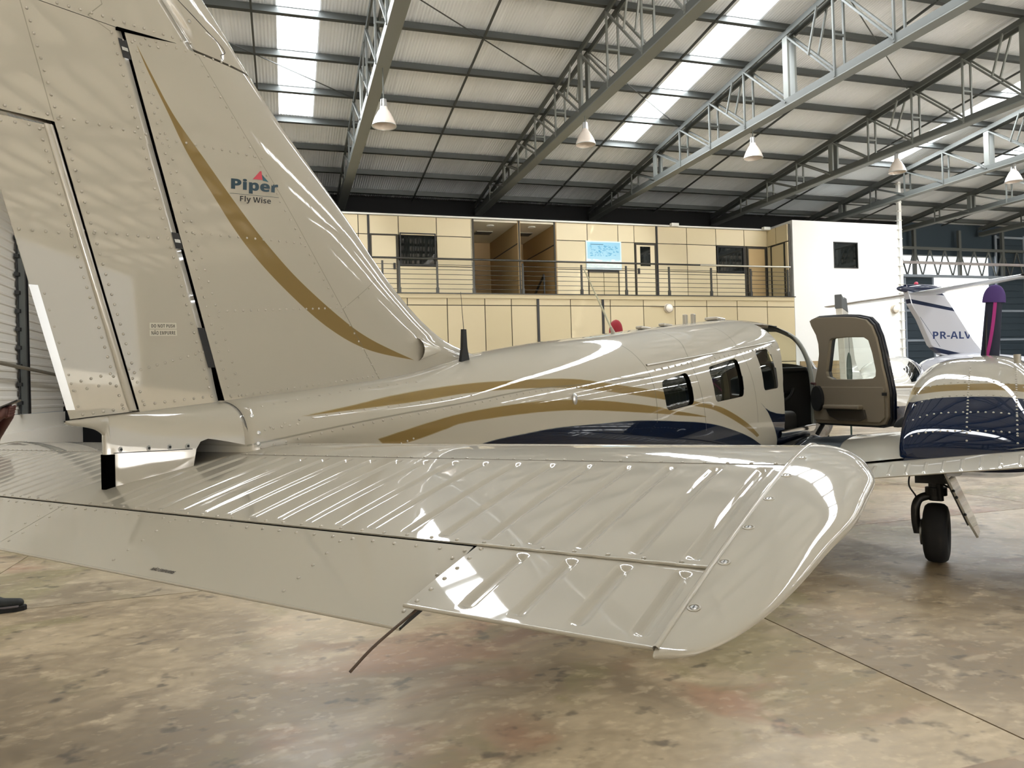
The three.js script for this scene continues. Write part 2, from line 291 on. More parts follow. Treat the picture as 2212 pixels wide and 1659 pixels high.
// ---------------------------------------------------------------- two-storey offices along the back wall
const DF = 22.6, DU = 23.8, MEZ = 4.43;
{
  const panels = (parent, xs, rows, d, skip, mats = [M.panel, M.panelB]) => {
    for (let i = 0; i < xs.length - 1; i++) for (let r = 0; r < rows.length - 1; r++) {
      if (skip(i, r, (xs[i] + xs[i + 1]) / 2)) continue;
      boxm('panel', xs[i] + 0.014, xs[i + 1] - 0.014, rows[r] + 0.014, rows[r + 1] - 0.014, -d - 0.04, -d, mats[(i * 7 + r * 3) % 2], parent);
    }
  };
  // upper storey, set back behind the gallery
  const up = struct('wall_upper_office');
  const xu = [-1, 0.2, 1.3, 2.34, 2.66, 3.62, 4.87, 6.1], ux2 = [9, 10.22, 11.4, 12.03, 12.92, 14.15, 15.37, 16.58, 17.6];
  const rows = [MEZ, 5.48, 6.48, 7.1];
  const inner = (i, r, x) => r < 2 && ((x > 2.66 && x < 3.62) || (x > 12.03 && x < 12.92) || x > 16.6) || (r === 1 && ((x > 3.62 && x < 4.87) || (x > 15.37 && x < 16.58))) || (r === 0 && x > 10.22 && x < 11.4);
  panels(up, xu, rows, DU, inner, [M.panelUp, M.panelUpB]); panels(up, ux2, rows, DU, inner, [M.panelUp, M.panelUpB]);
  boxm('joint_backing', -1, 3.62, MEZ, 7.1, -DU - 0.08, -DU - 0.03, M.joint, up); boxm('joint_backing', 3.62, 4.87, MEZ, 5.48, -DU - 0.08, -DU - 0.03, M.joint, up); boxm('joint_backing', 3.62, 4.87, 6.48, 7.1, -DU - 0.08, -DU - 0.03, M.joint, up); boxm('joint_backing', 4.87, 6.1, MEZ, 7.1, -DU - 0.08, -DU - 0.03, M.joint, up);
  boxm('joint_backing', 9, 15.37, MEZ, 7.1, -DU - 0.08, -DU - 0.03, M.joint, up); boxm('joint_backing', 15.37, 16.58, MEZ, 5.48, -DU - 0.08, -DU - 0.03, M.joint, up); boxm('joint_backing', 15.37, 16.58, 6.48, 7.1, -DU - 0.08, -DU - 0.03, M.joint, up); boxm('joint_backing', 16.58, 17.6, MEZ, 7.1, -DU - 0.08, -DU - 0.03, M.joint, up);
  for (const x of [2.66, 12.92]) boxm('post', x - 0.035, x + 0.035, MEZ, 7.1, -DU, -DU + 0.03, M.post, up);
  for (const x of [6.1, 7.71, 9.0]) boxm('post', x - 0.03, x + 0.03, MEZ, 7.1, -DU - 0.02, -DU + 0.02, M.joint, up);
  boxm('coping', -1, 17.7, 7.1, 7.15, -BACK, -DU + 0.06, M.plaster, up);
  boxm('end_face', -1.05, -1, 0, 7.15, -BACK, -DF, M.panel, up);
  // return wall beside the tower
  const rw = struct('wall_return');
  boxm('joint_backing', 17.62, 17.7, MEZ, 7.1, -DU, -DF, M.joint, rw);
  for (const [d0, d1, y0, y1] of [[22.62, 22.75, MEZ, 6.45], [23.55, 23.78, MEZ, 6.45], [22.62, 23.25, 6.48, 7.1], [23.28, 23.78, 6.48, 7.1]]) boxm('panel', 17.58, 17.62, y0 + 0.012, y1, -d1, -d0, M.panel, rw);
  boxm('door_leaf', 17.57, 17.62, MEZ + 0.02, 6.42, -23.52, -22.8, M.panelB, rw);
  for (const d of [22.78, 23.54]) boxm('door_frame', 17.55, 17.63, MEZ, 6.46, -d - 0.03, -d + 0.03, M.rail, rw);
  // windows and doors
  const win = (n, x0, x1, y0, y1, d) => { const w = struct('window_' + n); boxm('glass', x0 + 0.04, x1 - 0.04, y0 + 0.04, y1 - 0.04, -d - 0.06, -d - 0.03, M.glassDark, w); boxm('frame', x0, x1, y1 - 0.04, y1, -d - 0.06, -d + 0.015, M.post, w); boxm('frame', x0, x1, y0, y0 + 0.04, -d - 0.06, -d + 0.015, M.post, w); boxm('frame', x0, x0 + 0.04, y0, y1, -d - 0.06, -d + 0.015, M.post, w); boxm('frame', x1 - 0.04, x1, y0, y1, -d - 0.06, -d + 0.015, M.post, w); };
  win(1, 3.65, 4.84, 5.49, 6.56, DU); win(2, 15.4, 16.56, 5.45, 6.46, DU); win(3, 19.59, 20.69, 5.53, 6.51, DF);
  const door = (n, x0, x1, y1, d, mat, glass, handleRight) => {
    const g = struct('door_' + n);
    boxm('frame', x0, x0 + 0.05, MEZ, y1, -d - 0.03, -d + 0.02, M.joint, g); boxm('frame', x1 - 0.05, x1, MEZ, y1, -d - 0.03, -d + 0.02, M.joint, g); boxm('frame', x0, x1, y1 - 0.05, y1, -d - 0.03, -d + 0.02, M.joint, g);
    boxm('door_leaf', x0 + 0.055, x1 - 0.055, MEZ + 0.01, y1 - 0.055, -d - 0.03, -d + 0.005, mat, g);
    if (glass) { boxm('glass', glass[0], glass[1], glass[2], glass[3], -d - 0.01, -d + 0.012, M.glassDark, g); }
    const hx = handleRight ? x1 - 0.12 : x0 + 0.12; boxm('handle', hx - 0.035, hx + 0.035, MEZ + 0.93, MEZ + 1.13, -d, -d + 0.05, M.post, g);
  };
  door(7, 2.7, 3.58, 6.5, DU, M.panelUp, null, true); door(8, 12.05, 12.88, 6.46, DU, M.panelUp, [12.25, 12.65, 5.65, 6.35], false); door(9, 16.7, 17.52, 6.45, DU, std('#b79f74', 0.6), null, false);
  { const g = struct('door_10'); boxm('frame', 10.24, 11.38, 5.4, 5.47, -DU - 0.03, -DU + 0.03, M.post, g); boxm('door_leaf', 10.26, 10.8, MEZ + 0.01, 5.4, -DU - 0.03, -DU + 0.004, M.panel, g); boxm('door_leaf', 10.82, 11.36, MEZ + 0.01, 5.4, -DU - 0.03, -DU + 0.004, M.panel, g); }
  // rooms behind the two openings
  const rm = struct('wall_room');
  const tan = std('#a98f66', 0.65), grey = std('#8f8b7c', 0.7), ceil = std('#d9d2c0', 0.7);
  boxm('room_back', 6.1, 9.0, MEZ, 7.1, -27.4, -27.3, tan, rm); boxm('room_side', 6.02, 6.08, MEZ, 7.1, -27.3, -DU, grey, rm); boxm('room_partition', 7.66, 7.76, MEZ, 7.1, -27.3, -DU + 0.01, tan, rm); boxm('room_side', 9.0, 9.08, MEZ, 7.1, -27.3, -DU, tan, rm);
  boxm('room_ceiling', 6.1, 9.0, 7.02, 7.08, -27.3, -DU, ceil, rm);
  for (const x of [6.9, 8.4]) { boxm('ceiling_grille', x - 0.3, x + 0.3, 6.99, 7.03, -25.7, -25.2, grey, rm); for (let k = 0; k < 5; k++) boxm('grille_slat', x - 0.28, x + 0.28, 6.975, 6.99, -25.66 + k * 0.1, -25.6 + k * 0.1, M.joint, rm); }
  for (const x of [6.85, 8.35]) mesh('downlight', new THREE.CylinderGeometry(0.13, 0.13, 0.03, 20).translate(x, 7.0, -24.3), M.plaster, rm);
  boxm('partition_joint', 7.65, 7.66, 6.3, 6.34, -27.2, -DU, M.joint, rm); boxm('partition_joint', 8.99, 9.0, 6.3, 6.34, -27.2, -DU, M.joint, rm);
  const stair = thing('stair_rail', 'dark slanting stair handrail inside the right-hand open room', 'handrail');
  barm('handrail', V(8.75, 5.35, -24.3), V(8.75, MEZ + 0.15, -25.7), 0.05, 0.06, M.post, stair); boxm('post', 8.73, 8.78, MEZ, 5.35, -24.33, -24.28, M.post, stair);
  // gallery slab and ground-floor front
  const slab = struct('floor_gallery', boxg(-1, 17.75, MEZ - 0.14, MEZ, -BACK, -DF + 0.05), M.panelB);
  const lo = struct('wall_ground_office');
  const xl = [-1, 0.2, 1.4, 2.5, 3.65, 4.9, 6.12, 7.0, 7.9, 9.04, 10.19, 10.47, 11.7, 12.9, 14.15, 15.38, 16.63, 17.8];
  panels(lo, xl, [0.05, 2.1, 4.07, 4.3], DF, () => false);
  boxm('joint_backing', -1, 17.8, 0, 4.3, -DF - 0.2, -DF - 0.03, M.joint, lo);
  for (const x of [7.9, 10.19]) boxm('post', x - 0.04, x + 0.04, 0, 4.32, -DF, -DF + 0.035, M.post, lo);
  boxm('edge_angle', -1, 17.8, MEZ - 0.012, MEZ + 0.02, -DF + 0.04, -DF + 0.08, M.rail, lo);
  const roof = struct('ceiling_office', boxg(-1, 17.7, 7.15, 7.2, -BACK, -DU), M.shadeBlack);  // roof top coloured near-black to carry the unlit space above it
  // white tower
  const tw = struct('wall_tower');
  const put = (x0, x1, y0, y1, z0, z1) => boxm('plaster_face', x0, x1, y0, y1, z0, z1, M.plaster, tw);
  put(17.8, 19.59, 0, 7.25, -DF - 0.15, -DF); put(20.69, 22.62, 0, 7.25, -DF - 0.15, -DF); put(19.59, 20.69, 0, 5.53, -DF - 0.15, -DF); put(19.59, 20.69, 6.51, 7.25, -DF - 0.15, -DF);
  put(17.8, 17.95, 0, 7.25, -BACK, -DF - 0.15); put(22.47, 22.62, 0, 7.25, -BACK, -DF - 0.15); put(17.95, 22.47, 7.1, 7.25, -BACK, -DF - 0.15);
  { const g = struct('door_11'); for (let y = 0.02; y < 1.95; y += 0.16) boxm('slat', 17.95, 19.75, y, y + 0.15, -DF, -DF + 0.04, std('#a08a66', 0.6), g); }
  const c2 = struct('column_2'); boxm('shaft', 22.62, 22.74, 0, 8.9, -DF - 0.06, -DF + 0.06, M.plaster, c2); for (let y = 0.4; y < 8.8; y += 0.35) boxm('bracket', 22.55, 22.76, y, y + 0.03, -DF - 0.07, -DF + 0.07, std('#c4c4bf', 0.6), c2);
  // gallery railing
  const r = thing('gallery_railing', 'grey metal railing with thin horizontal bars along the upper gallery', 'railing');
  for (const x of [-0.2, 1.4, 2.91, 3.42, 4.6, 5.77, 7.4, 9.44, 11.06, 12.68, 14.33, 15.94, 17.5]) { boxm('post', x - 0.03, x + 0.03, MEZ, 5.42, -DF + 0.03, -DF + 0.07, M.rail, r); mesh('post_foot', boxg(x - 0.045, x + 0.045, MEZ, MEZ + 0.18, -DF + 0.02, -DF + 0.08), M.rail, r); }
  mesh('handrail', rodg(V(-1, 5.51, -DF + 0.05), V(13.9, 5.51, -DF + 0.05), 0.03), M.rail, r); mesh('handrail', rodg(V(13.9, 5.51, -DF + 0.05), V(17.62, 5.51, -DF + 0.05), 0.033), M.railBright, r);
  for (let k = 0; k < 6; k++) mesh('bar', rodg(V(-1, MEZ + 0.14 + k * 0.15, -DF + 0.05), V(17.6, MEZ + 0.14 + k * 0.15, -DF + 0.05), 0.009, 0.009, 6), M.rail, r);
  // sign: pale blue board with pictures of aircraft and clouds, too blurred to read
  const sign = thing('wall_sign', 'pale blue printed board with white border hung on the upper office wall', 'sign');
  const st = canvasTex(512, 380, (c, w, h) => {
    const g = c.createLinearGradient(0, 0, 0, h); g.addColorStop(0, '#8fc7e4'); g.addColorStop(0.62, '#a9d6ea'); g.addColorStop(0.78, '#e6f2f2'); g.addColorStop(1, '#d9ecf2'); c.fillStyle = g; c.fillRect(0, 0, w, h);
    c.strokeStyle = '#d6ecf4'; c.lineWidth = 14; c.strokeRect(7, 7, w - 14, h - 14);
    c.fillStyle = 'rgba(70,150,200,0.55)'; for (let k = 0; k < 90; k++) c.fillRect(50 + rnd() * 400, 55 + rnd() * 140, 6 + rnd() * 26, 4 + rnd() * 16);
    c.fillStyle = 'rgba(240,250,252,0.8)'; for (let k = 0; k < 50; k++) { c.beginPath(); c.ellipse(rnd() * w, 250 + rnd() * 110, 10 + rnd() * 40, 4 + rnd() * 8, 0, 0, 7); c.fill(); }
    c.fillStyle = '#3f6f8f'; c.fillRect(60, 40, 190, 9);
  });
  boxm('board', 10.14, 11.49, 5.49, 6.49, -DU + 0.005, -DU + 0.05, std('#d8e8ee', 0.5), sign);
  mesh('printed_face', new THREE.PlaneGeometry(1.33, 0.98).translate(10.815, 5.99, -DU + 0.053), new THREE.MeshStandardMaterial({ map: st, roughness: 0.35 }), sign);
  // bulkhead lights and little floodlights
  const bulk = (x, y, d, label) => { const b = thing('wall_light', label, 'wall light'); mesh('base_ring', new THREE.CylinderGeometry(0.16, 0.17, 0.06, 24).rotateX(Math.PI / 2).translate(x, y, -d + 0.03), std('#c9bfae', 0.5), b); mesh('globe', new THREE.SphereGeometry(0.13, 18, 12).scale(1, 1.1, 0.75).translate(x, y, -d + 0.09), std('#efe9df', 0.25), b); mesh('guard', new THREE.TorusGeometry(0.14, 0.012, 6, 24).translate(x, y, -d + 0.1), std('#a79f90', 0.5), b); };
  bulk(12.63, 4.0, DF, 'round white bulkhead light on the beige ground-floor panels'); bulk(22.3, 4.0, DF, 'round grey bulkhead light on the white tower');
  const conduit = tag(mesh('conduit', rodg(V(12.0, 4.07, -DF + 0.02), V(12.9, 4.06, -DF + 0.02), 0.018), M.trim), 'thin beige conduit running into the round wall light', 'conduit');
  const fl = (x, label) => { const b = thing('flood_lamp', label, 'lamp'); mesh('housing', new RoundedBoxGeometry(0.3, 0.12, 0.16, 2, 0.02).translate(x, 7.14, -DU + 0.16), M.plaster, b); boxm('bracket', x - 0.03, x + 0.03, 7.1, 7.15, -DU + 0.02, -DU + 0.12, M.plaster, b); };
  fl(13.57, 'small white flood lamp on the top edge above the office gallery'); fl(17.45, 'small white flood lamp in the corner beside the white tower');
}

// ---------------------------------------------------------------- the twin-engined aeroplane in front: x forward, y up, z to its right
const GX = 5.1414, AX = new THREE.Matrix4();
{
  const yw = (34.6873 + 17.0815) * rad, tb = Math.tan(0.8978 * rad), tp = Math.tan(-0.1753 * rad);
  const F = V(Math.sin(yw), 0, -Math.cos(yw)), R = V(Math.cos(yw), 0, Math.sin(yw));
  const ex = F.clone().add(V(0, tp, 0)).normalize(), ez0 = R.clone(), ey = ez0.clone().cross(ex).normalize(), ez = ex.clone().cross(ey);
  const o = V(0, -GX * tp, 0).addScaledVector(F, 1.2925).addScaledVector(R, -2.2555);
  AX.makeBasis(ex, ey, ez).setPosition(o);
}
const plane = thing('airplane', 'white twin-engined aeroplane with gold and navy stripes, its tail filling the foreground', 'aeroplane');
plane.applyMatrix4(AX);

const ST = [[0.17, 1.383, 1.0, 0.19, 1.22], [0.6, 1.425, 0.93, 0.265, 1.2], [1.0, 1.465, 0.87, 0.33, 1.18], [1.5, 1.555, 0.8, 0.41, 1.17], [2.2, 1.655, 0.72, 0.5, 1.16], [3.0, 1.74, 0.67, 0.565, 1.15], [3.8, 1.83, 0.64, 0.605, 1.15], [4.6, 1.91, 0.62, 0.625, 1.15], [5.3, 1.975, 0.61, 0.63, 1.15], [5.9, 1.995, 0.6, 0.63, 1.15], [6.25, 1.98, 0.6, 0.63, 1.15], [6.5, 1.905, 0.6, 0.625, 1.13], [6.8, 1.75, 0.6, 0.615, 1.12], [7.1, 1.58, 0.61, 0.59, 1.1], [7.35, 1.48, 0.62, 0.555, 1.07], [7.8, 1.37, 0.66, 0.46, 1.03], [8.2, 1.23, 0.75, 0.32, 1.0], [8.42, 1.1, 0.86, 0.17, 0.98]];
const fx = ST.map((s) => s[0]), fTop = table(fx, ST.map((s) => s[1])), fBot = table(fx, ST.map((s) => s[2])), fHw = table(fx, ST.map((s) => s[3])), fMid = table(fx, ST.map((s) => s[4])), FN = 2.5;
function fusZ(u, w) { const t = fTop(u), b = fBot(u), m = fMid(u), e = clamp(w > m ? (w - m) / (t - m) : (m - w) / (m - b)); return fHw(u) * Math.pow(1 - Math.pow(e, FN), 1 / FN); }
const fusRing = (u, a, inset) => {
  const c = Math.cos(a), s = Math.sin(a), t = fTop(u) - inset, b = fBot(u) + inset, m = fMid(u), h = Math.max(0.01, fHw(u) - inset), q = (x) => Math.sign(x) * Math.pow(Math.abs(x), 2 / FN);
  return [u, m + (s > 0 ? (t - m) : (m - b)) * q(s), h * q(c)];
};
const U0 = -0.35, UW = 9.0, W0 = 0.5, WH = 1.6;
function fusSolid(u0, u1, nu, inset, cap0, cap1) {
  const na = 72, g = gridg(nu + 2, na, (i, j) => {
    const a = -j / na * 2 * Math.PI - Math.PI / 2, k = i - 1;
    if (i === 0) { const p = fusRing(u0, 0, inset); return [u0 - cap0, fMid(u0), 0, 0, 0]; }
    if (i === nu + 2) return [u1 + cap1, fMid(u1), 0, 1, 0];
    const p = fusRing(lerp(u0, u1, k / nu), a, inset); return [...p, (p[0] - U0) / UW, (p[1] - W0) / WH];
  }, { wrap: true, flip: false });
  const p = g.attributes.position, uv = g.attributes.uv; for (let k = 0; k < p.count; k++) uv.setXY(k, (p.getX(k) - U0) / UW, (p.getY(k) - W0) / WH);
  return g;
}
const spl = (c, pts, map) => new THREE.SplineCurve(pts.map((p) => new THREE.Vector2(...map(p)))).getPoints(pts.length * 8);
const livery = canvasTex(2048, 512, (c, w, h) => {
  const mp = ([u, y]) => [(u - U0) / UW * w, (1 - (y - W0) / WH) * h];
  const fill = (col, a, b = []) => { c.fillStyle = col; c.beginPath(); const p = [...spl(c, a, mp), ...(b.length > 2 ? spl(c, b, mp).reverse() : b.map((q) => new THREE.Vector2(...mp(q))))]; p.forEach((q, k) => (k ? c.lineTo(q.x, q.y) : c.moveTo(q.x, q.y))); c.closePath(); c.fill(); };
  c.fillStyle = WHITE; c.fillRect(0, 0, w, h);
  fill(GOLD, [[0.38, 1.321], [0.584, 1.349], [0.844, 1.388], [1.2, 1.424], [1.47, 1.436], [1.724, 1.442], [1.964, 1.437], [2.263, 1.407], [2.72, 1.362], [2.95, 1.33], [3.2, 1.284], [3.585, 1.235], [4.02, 1.12], [4.35, 1.0]], [[0.38, 1.321], [0.682, 1.342], [0.907, 1.358], [1.163, 1.383], [1.438, 1.397], [1.689, 1.4], [1.931, 1.392], [2.237, 1.365], [2.7, 1.318], [2.95, 1.29], [3.15, 1.262], [3.463, 1.221], [3.922, 1.105], [4.3, 0.99]]);
  fill(GOLD, [[0.676, 1.224], [0.913, 1.27], [1.118, 1.302], [1.399, 1.327], [1.654, 1.338], [1.901, 1.335], [2.215, 1.316], [2.655, 1.273], [2.8, 1.25], [3.05, 1.222], [3.3, 1.19]], [[0.7, 1.2], [0.8, 1.2], [1.003, 1.241], [1.107, 1.262], [1.384, 1.28], [1.636, 1.288], [1.884, 1.285], [2.201, 1.267], [2.7, 1.232], [3.0, 1.208], [3.3, 1.186]]);
  fill(NAVY, [[1.05, 1.14], [1.257, 1.176], [1.46, 1.193], [1.691, 1.207], [1.987, 1.209], [2.432, 1.205], [2.869, 1.18], [3.34, 1.142], [3.739, 1.08], [4.145, 0.998], [4.6, 0.88], [4.8, 0.82]], [[5, 0.5], [0.5, 0.5]]);
  c.fillStyle = NAVY; c.beginPath(); [[4.373, 1.248], [4.47, 1.205], [4.6, 1.172], [4.78, 1.148], [4.953, 1.135], [5.2, 1.13], [5.2, 0.8], [4.98, 0.8], [4.945, 0.865], [4.86, 0.94], [4.735, 1.03], [4.64, 1.1], [4.55, 1.165], [4.46, 1.212]].map(mp).forEach((q, k) => (k ? c.lineTo(...q) : c.moveTo(...q))); c.fill();
  c.fillStyle = NAVY; { const a = mp([4.99, 1.14]), b = mp([9, 0.5]); c.fillRect(a[0], a[1] + 4, b[0] - a[0], b[1] - a[1]); }
  c.strokeStyle = 'rgba(90,86,76,0.8)'; c.lineWidth = 1.3;   // lapped skin joints
  const line = (pts) => { c.beginPath(); spl(c, pts, mp).forEach((q, k) => (k ? c.lineTo(q.x, q.y) : c.moveTo(q.x, q.y))); c.stroke(); };
  line([[0.171, 1.236], [0.459, 1.273], [0.791, 1.311], [1.137, 1.344], [1.587, 1.394], [1.943, 1.411], [2.65, 1.45]]);
  line([[2.64, 1.72], [2.65, 1.562], [2.66, 1.451], [2.63, 1.184]]); line([[3.42, 1.8], [3.4, 1.7], [3.26, 1.51], [3.3, 1.1]]); line([[4.32, 1.87], [4.31, 1.79], [4.25, 1.59], [4.3, 1.1]]);
});
{ // cabin and tail skin: a hollow shell with the door and windows cut out of it
  const ev = new Evaluator(); ev.useGroups = true;
  const skinM = gloss('#ffffff', { map: livery, clearcoat: 0.7, specularIntensity: 0.05 }), inM = std('#3a352c', 0.8), edgeM = std('#24282a', 0.5);
  const br = (g, m) => { const b = new Brush(g, m); b.updateMatrixWorld(); return b; };
  let shell = ev.evaluate(br(fusSolid(0.17, 8.42, 118, 0, 0.0, 0.09), skinM), br(fusSolid(0.6, 7.9, 90, 0.026, 0.0, 0.0), inM), SUBTRACTION);
  const cut = (pts, z0, z1) => { const g = shapeg(pts, z1 - z0); g.translate(0, 0, z0); shell = ev.evaluate(shell, br(g, edgeM), SUBTRACTION); };
  const round = (p, r = 0.05) => { const out = []; for (let i = 0; i < p.length; i++) { const a = new THREE.Vector2(...p[(i + p.length - 1) % p.length]), b = new THREE.Vector2(...p[i]), c = new THREE.Vector2(...p[(i + 1) % p.length]); const d0 = a.clone().sub(b).setLength(r), d1 = c.clone().sub(b).setLength(r); for (let k = 0; k <= 5; k++) { const t = k / 5, q = b.clone().add(d0.clone().multiplyScalar((1 - t) * (1 - t))).add(d1.clone().multiplyScalar(t * t)); out.push([q.x, q.y]); } } return out; };
  const W1 = [[2.755, 1.42], [3.15, 1.476], [3.14, 1.275], [2.755, 1.245]], W2 = [[3.49, 1.51], [4.09, 1.585], [4.02, 1.304], [3.475, 1.276]], W3 = [[4.57, 1.645], [4.93, 1.68], [4.89, 1.352], [4.49, 1.335]];
  for (const q of [W1, W2, W3]) { cut(round(q), 0.3, 0.9); cut(round(q), -0.9, -0.3); }
  cut(round([[5.02, 1.0], [5.02, 1.36], [5.14, 1.54], [5.36, 1.76], [5.33, 2.2], [6.14, 2.2], [6.09, 1.7], [6.0, 1.36], [5.98, 1.0]], 0.04), 0.3, 0.9);
  cut(round([[5.2, 1.38], [5.38, 1.74], [5.95, 1.74], [5.97, 1.4]]), -0.9, -0.35);
  cut(round([[6.2, 1.52], [6.28, 1.88], [6.5, 1.93], [7.05, 1.63], [7.05, 1.52]], 0.03), -0.9, 0.9);
  shell.name = 'fuselage'; shell.castShadow = shell.receiveShadow = true; plane.add(shell);
  // panes just inside the skin, with drawn curtains in the two rear ones
  const patch = (q, side, depth, n = 10) => gridg(n, n, (i, j) => { const a = i / n, b = j / n, u = lerp(lerp(q[0][0], q[1][0], a), lerp(q[3][0], q[2][0], a), b), w = lerp(lerp(q[0][1], q[1][1], a), lerp(q[3][1], q[2][1], a), b); return [u, w, side * (fusZ(u, w) - depth)]; }, { flip: side > 0 });
  const grow = (q) => { const cx = q.reduce((s, p) => s + p[0], 0) / 4, cy = q.reduce((s, p) => s + p[1], 0) / 4; return q.map((p) => [cx + (p[0] - cx) * 1.04, cy + (p[1] - cy) * 1.06]); };
  for (const side of [1, -1]) [W1, W2, W3].forEach((q, k) => {
    mesh('window', patch(grow(q), side, 0.016), M.tint, plane);
    if (k < 2) { const g = grow(q); mesh('curtain', gridg(60, 6, (i, j) => { const a = i / 60 * (k ? 0.72 : 1), b = j / 6, u = lerp(lerp(g[0][0], g[1][0], a), lerp(g[3][0], g[2][0], a), b), w = lerp(lerp(g[0][1], g[1][1], a), lerp(g[3][1], g[2][1], a), b); return [u, w, side * (fusZ(u, w) - 0.06 - 0.01 * Math.cos(i * 0.9))]; }), std(k ? '#6b665a' : '#3d3a2c', 0.9), plane); }
  });
  mesh('window', patch(grow([[5.3, 1.74], [5.95, 1.74], [5.97, 1.4], [5.2, 1.38]]), -1, 0.016), M.clear, plane);
  mesh('windshield', gridg(16, 40, (i, j) => { const u = lerp(6.16, 7.08, i / 16), a = lerp(0.3, Math.PI - 0.3, j / 40); return fusRing(u, a, 0.015); }), M.clear, plane);
  // cabin: floor, seats, panel
  mesh('cabin_floor', boxg(2.6, 6.9, 0.76, 0.8, -0.5, 0.5), M.leather, plane);
  const bulk = mesh('bulkhead', boxg(2.5, 2.55, 0.75, 1.45, -0.34, 0.34), M.leather, plane);
  for (const [u, z, face] of [[5.35, 0.3, 1], [5.35, -0.3, 1], [4.35, 0.3, 1], [4.35, -0.3, 1], [3.1, 0.27, 1], [3.1, -0.27, 1]]) {
    const s = part('seat', plane); s.position.set(u, 0, z);
    mesh('cushion', new RoundedBoxGeometry(0.5, 0.22, 0.46, 3, 0.05).translate(0.25, 1.02, 0), M.leather, s);
    mesh('backrest', new RoundedBoxGeometry(0.14, u > 4 ? 0.56 : 0.42, u > 4 ? 0.44 : 0.36, 3, 0.05).rotateZ(0.14).translate(-0.03, u > 4 ? 1.3 : 1.2, 0), M.leather, s);
    mesh('headrest', new RoundedBoxGeometry(0.1, 0.16, 0.26, 3, 0.04).translate(-0.08, u > 5 ? 1.64 : u > 4 ? 1.55 : 1.4, 0), M.leather, s);
  }
  mesh('instrument_panel', boxg(6.42, 6.5, 0.95, 1.5, -0.52, 0.52), M.black, plane); mesh('glare_shield', new RoundedBoxGeometry(0.5, 0.05, 1.02, 2, 0.02).translate(6.6, 1.52, 0), M.black, plane);
  for (const z of [0.3, -0.3]) { const y = part('control_yoke', plane); mesh('shaft', rodg(V(6.42, 1.28, z), V(6.12, 1.28, z), 0.016), M.black, y); mesh('grip', new THREE.TorusGeometry(0.13, 0.016, 8, 20, Math.PI).rotateY(Math.PI / 2).rotateX(Math.PI).translate(6.12, 1.34, z), M.black, y); }
  mesh('door_sill', gridg(12, 3, (i, j) => { const u = lerp(4.92, 6.12, i / 12), w = 0.93 + 0.07 * j / 3; return [u, w, fusZ(u, w) + 0.006 + 0.01 * Math.sin(j / 3 * Math.PI)]; }, { flip: true }), M.chrome, plane);
  mesh('door_post', tubeg([V(6.0, 1.0, 0.635), V(6.01, 1.36, 0.632), V(6.08, 1.62, 0.575), V(6.14, 1.82, 0.45), V(6.2, 1.955, 0.2)], 0.022), std('#777a74', 0.4, 0.3), plane);
  mesh('door_stop', rodg(V(6.02, 0.9, 0.66), V(6.0, 1.0, 0.72), 0.02), M.black, plane);
  // roof fittings
  const ant = part('whip_antenna', plane); mesh('mount', rodg(V(3.21, 1.72, 0), V(3.14, 1.8, 0), 0.022, 0.008), M.white, ant); mesh('whip', rodg(V(3.15, 1.79, 0), V(2.8, 2.14, 0), 0.007, 0.004), std('#b3b29c', 0.5), ant);
  const bl = part('blade_antenna', plane); mesh('blade', shapeg([[1.385, 1.49], [1.47, 1.49], [1.445, 1.6], [1.44, 1.685], [1.418, 1.685], [1.412, 1.6]], 0.016).translate(0, 0, 0.092), M.black, bl); mesh('wire', rodg(V(1.43, 1.68, 0.1), V(1.415, 1.86, 0.1), 0.0018, 0.0012, 6), M.dark, bl);
  for (const u of [4.48, 4.66]) mesh('roof_antenna', new RoundedBoxGeometry(0.05, 0.09, 0.03, 2, 0.008).translate(u, fTop(u) + 0.03, 0), M.white, plane);
  mesh('roof_vent', new RoundedBoxGeometry(0.22, 0.03, 0.12, 2, 0.012).translate(5.2, fTop(5.2) + 0.01, 0), M.white, plane);
  for (const u of [3.55, 3.95]) mesh('roof_fitting', new RoundedBoxGeometry(0.16, 0.022, 0.05, 2, 0.009).translate(u, fTop(u) + 0.006, 0.05), M.white, plane);
  mesh('static_port', new THREE.SphereGeometry(0.02, 12, 8).scale(1, 1.5, 0.5).translate(1.86, 1.34, fusZ(1.86, 1.34) + 0.003), M.bare, plane);
  mesh('gutter', tubeg(Array.from({ length: 14 }, (_, k) => { const u = lerp(2.68, 5.25, k / 13), w = lerp(1.515, 1.75, k / 13); return V(u, w, fusZ(u, w)); }), 0.008, 60), M.white, plane);
}

// ---------------------------------------------------------------- rivets as one instanced part each
const RIVET = (() => { const g = new THREE.SphereGeometry(1, 8, 3, 0, 2 * Math.PI, 0, Math.PI / 2); g.rotateX(Math.PI / 2); return g; })();   // dome along +z
function rivets(parent, list, r, m = M.white, name = 'rivets') {   // list of [position, normal]
  const im = new THREE.InstancedMesh(RIVET, m, list.length), q = new THREE.Quaternion(), mt = new THREE.Matrix4();
  list.forEach(([p, n], k) => { q.setFromUnitVectors(V(0, 0, 1), n); im.setMatrixAt(k, mt.compose(p, q, V(r * 1.28, r * 1.28, r * 0.95))); });
  im.name = name; im.castShadow = im.receiveShadow = true; parent.add(im); return stuff(im);
}

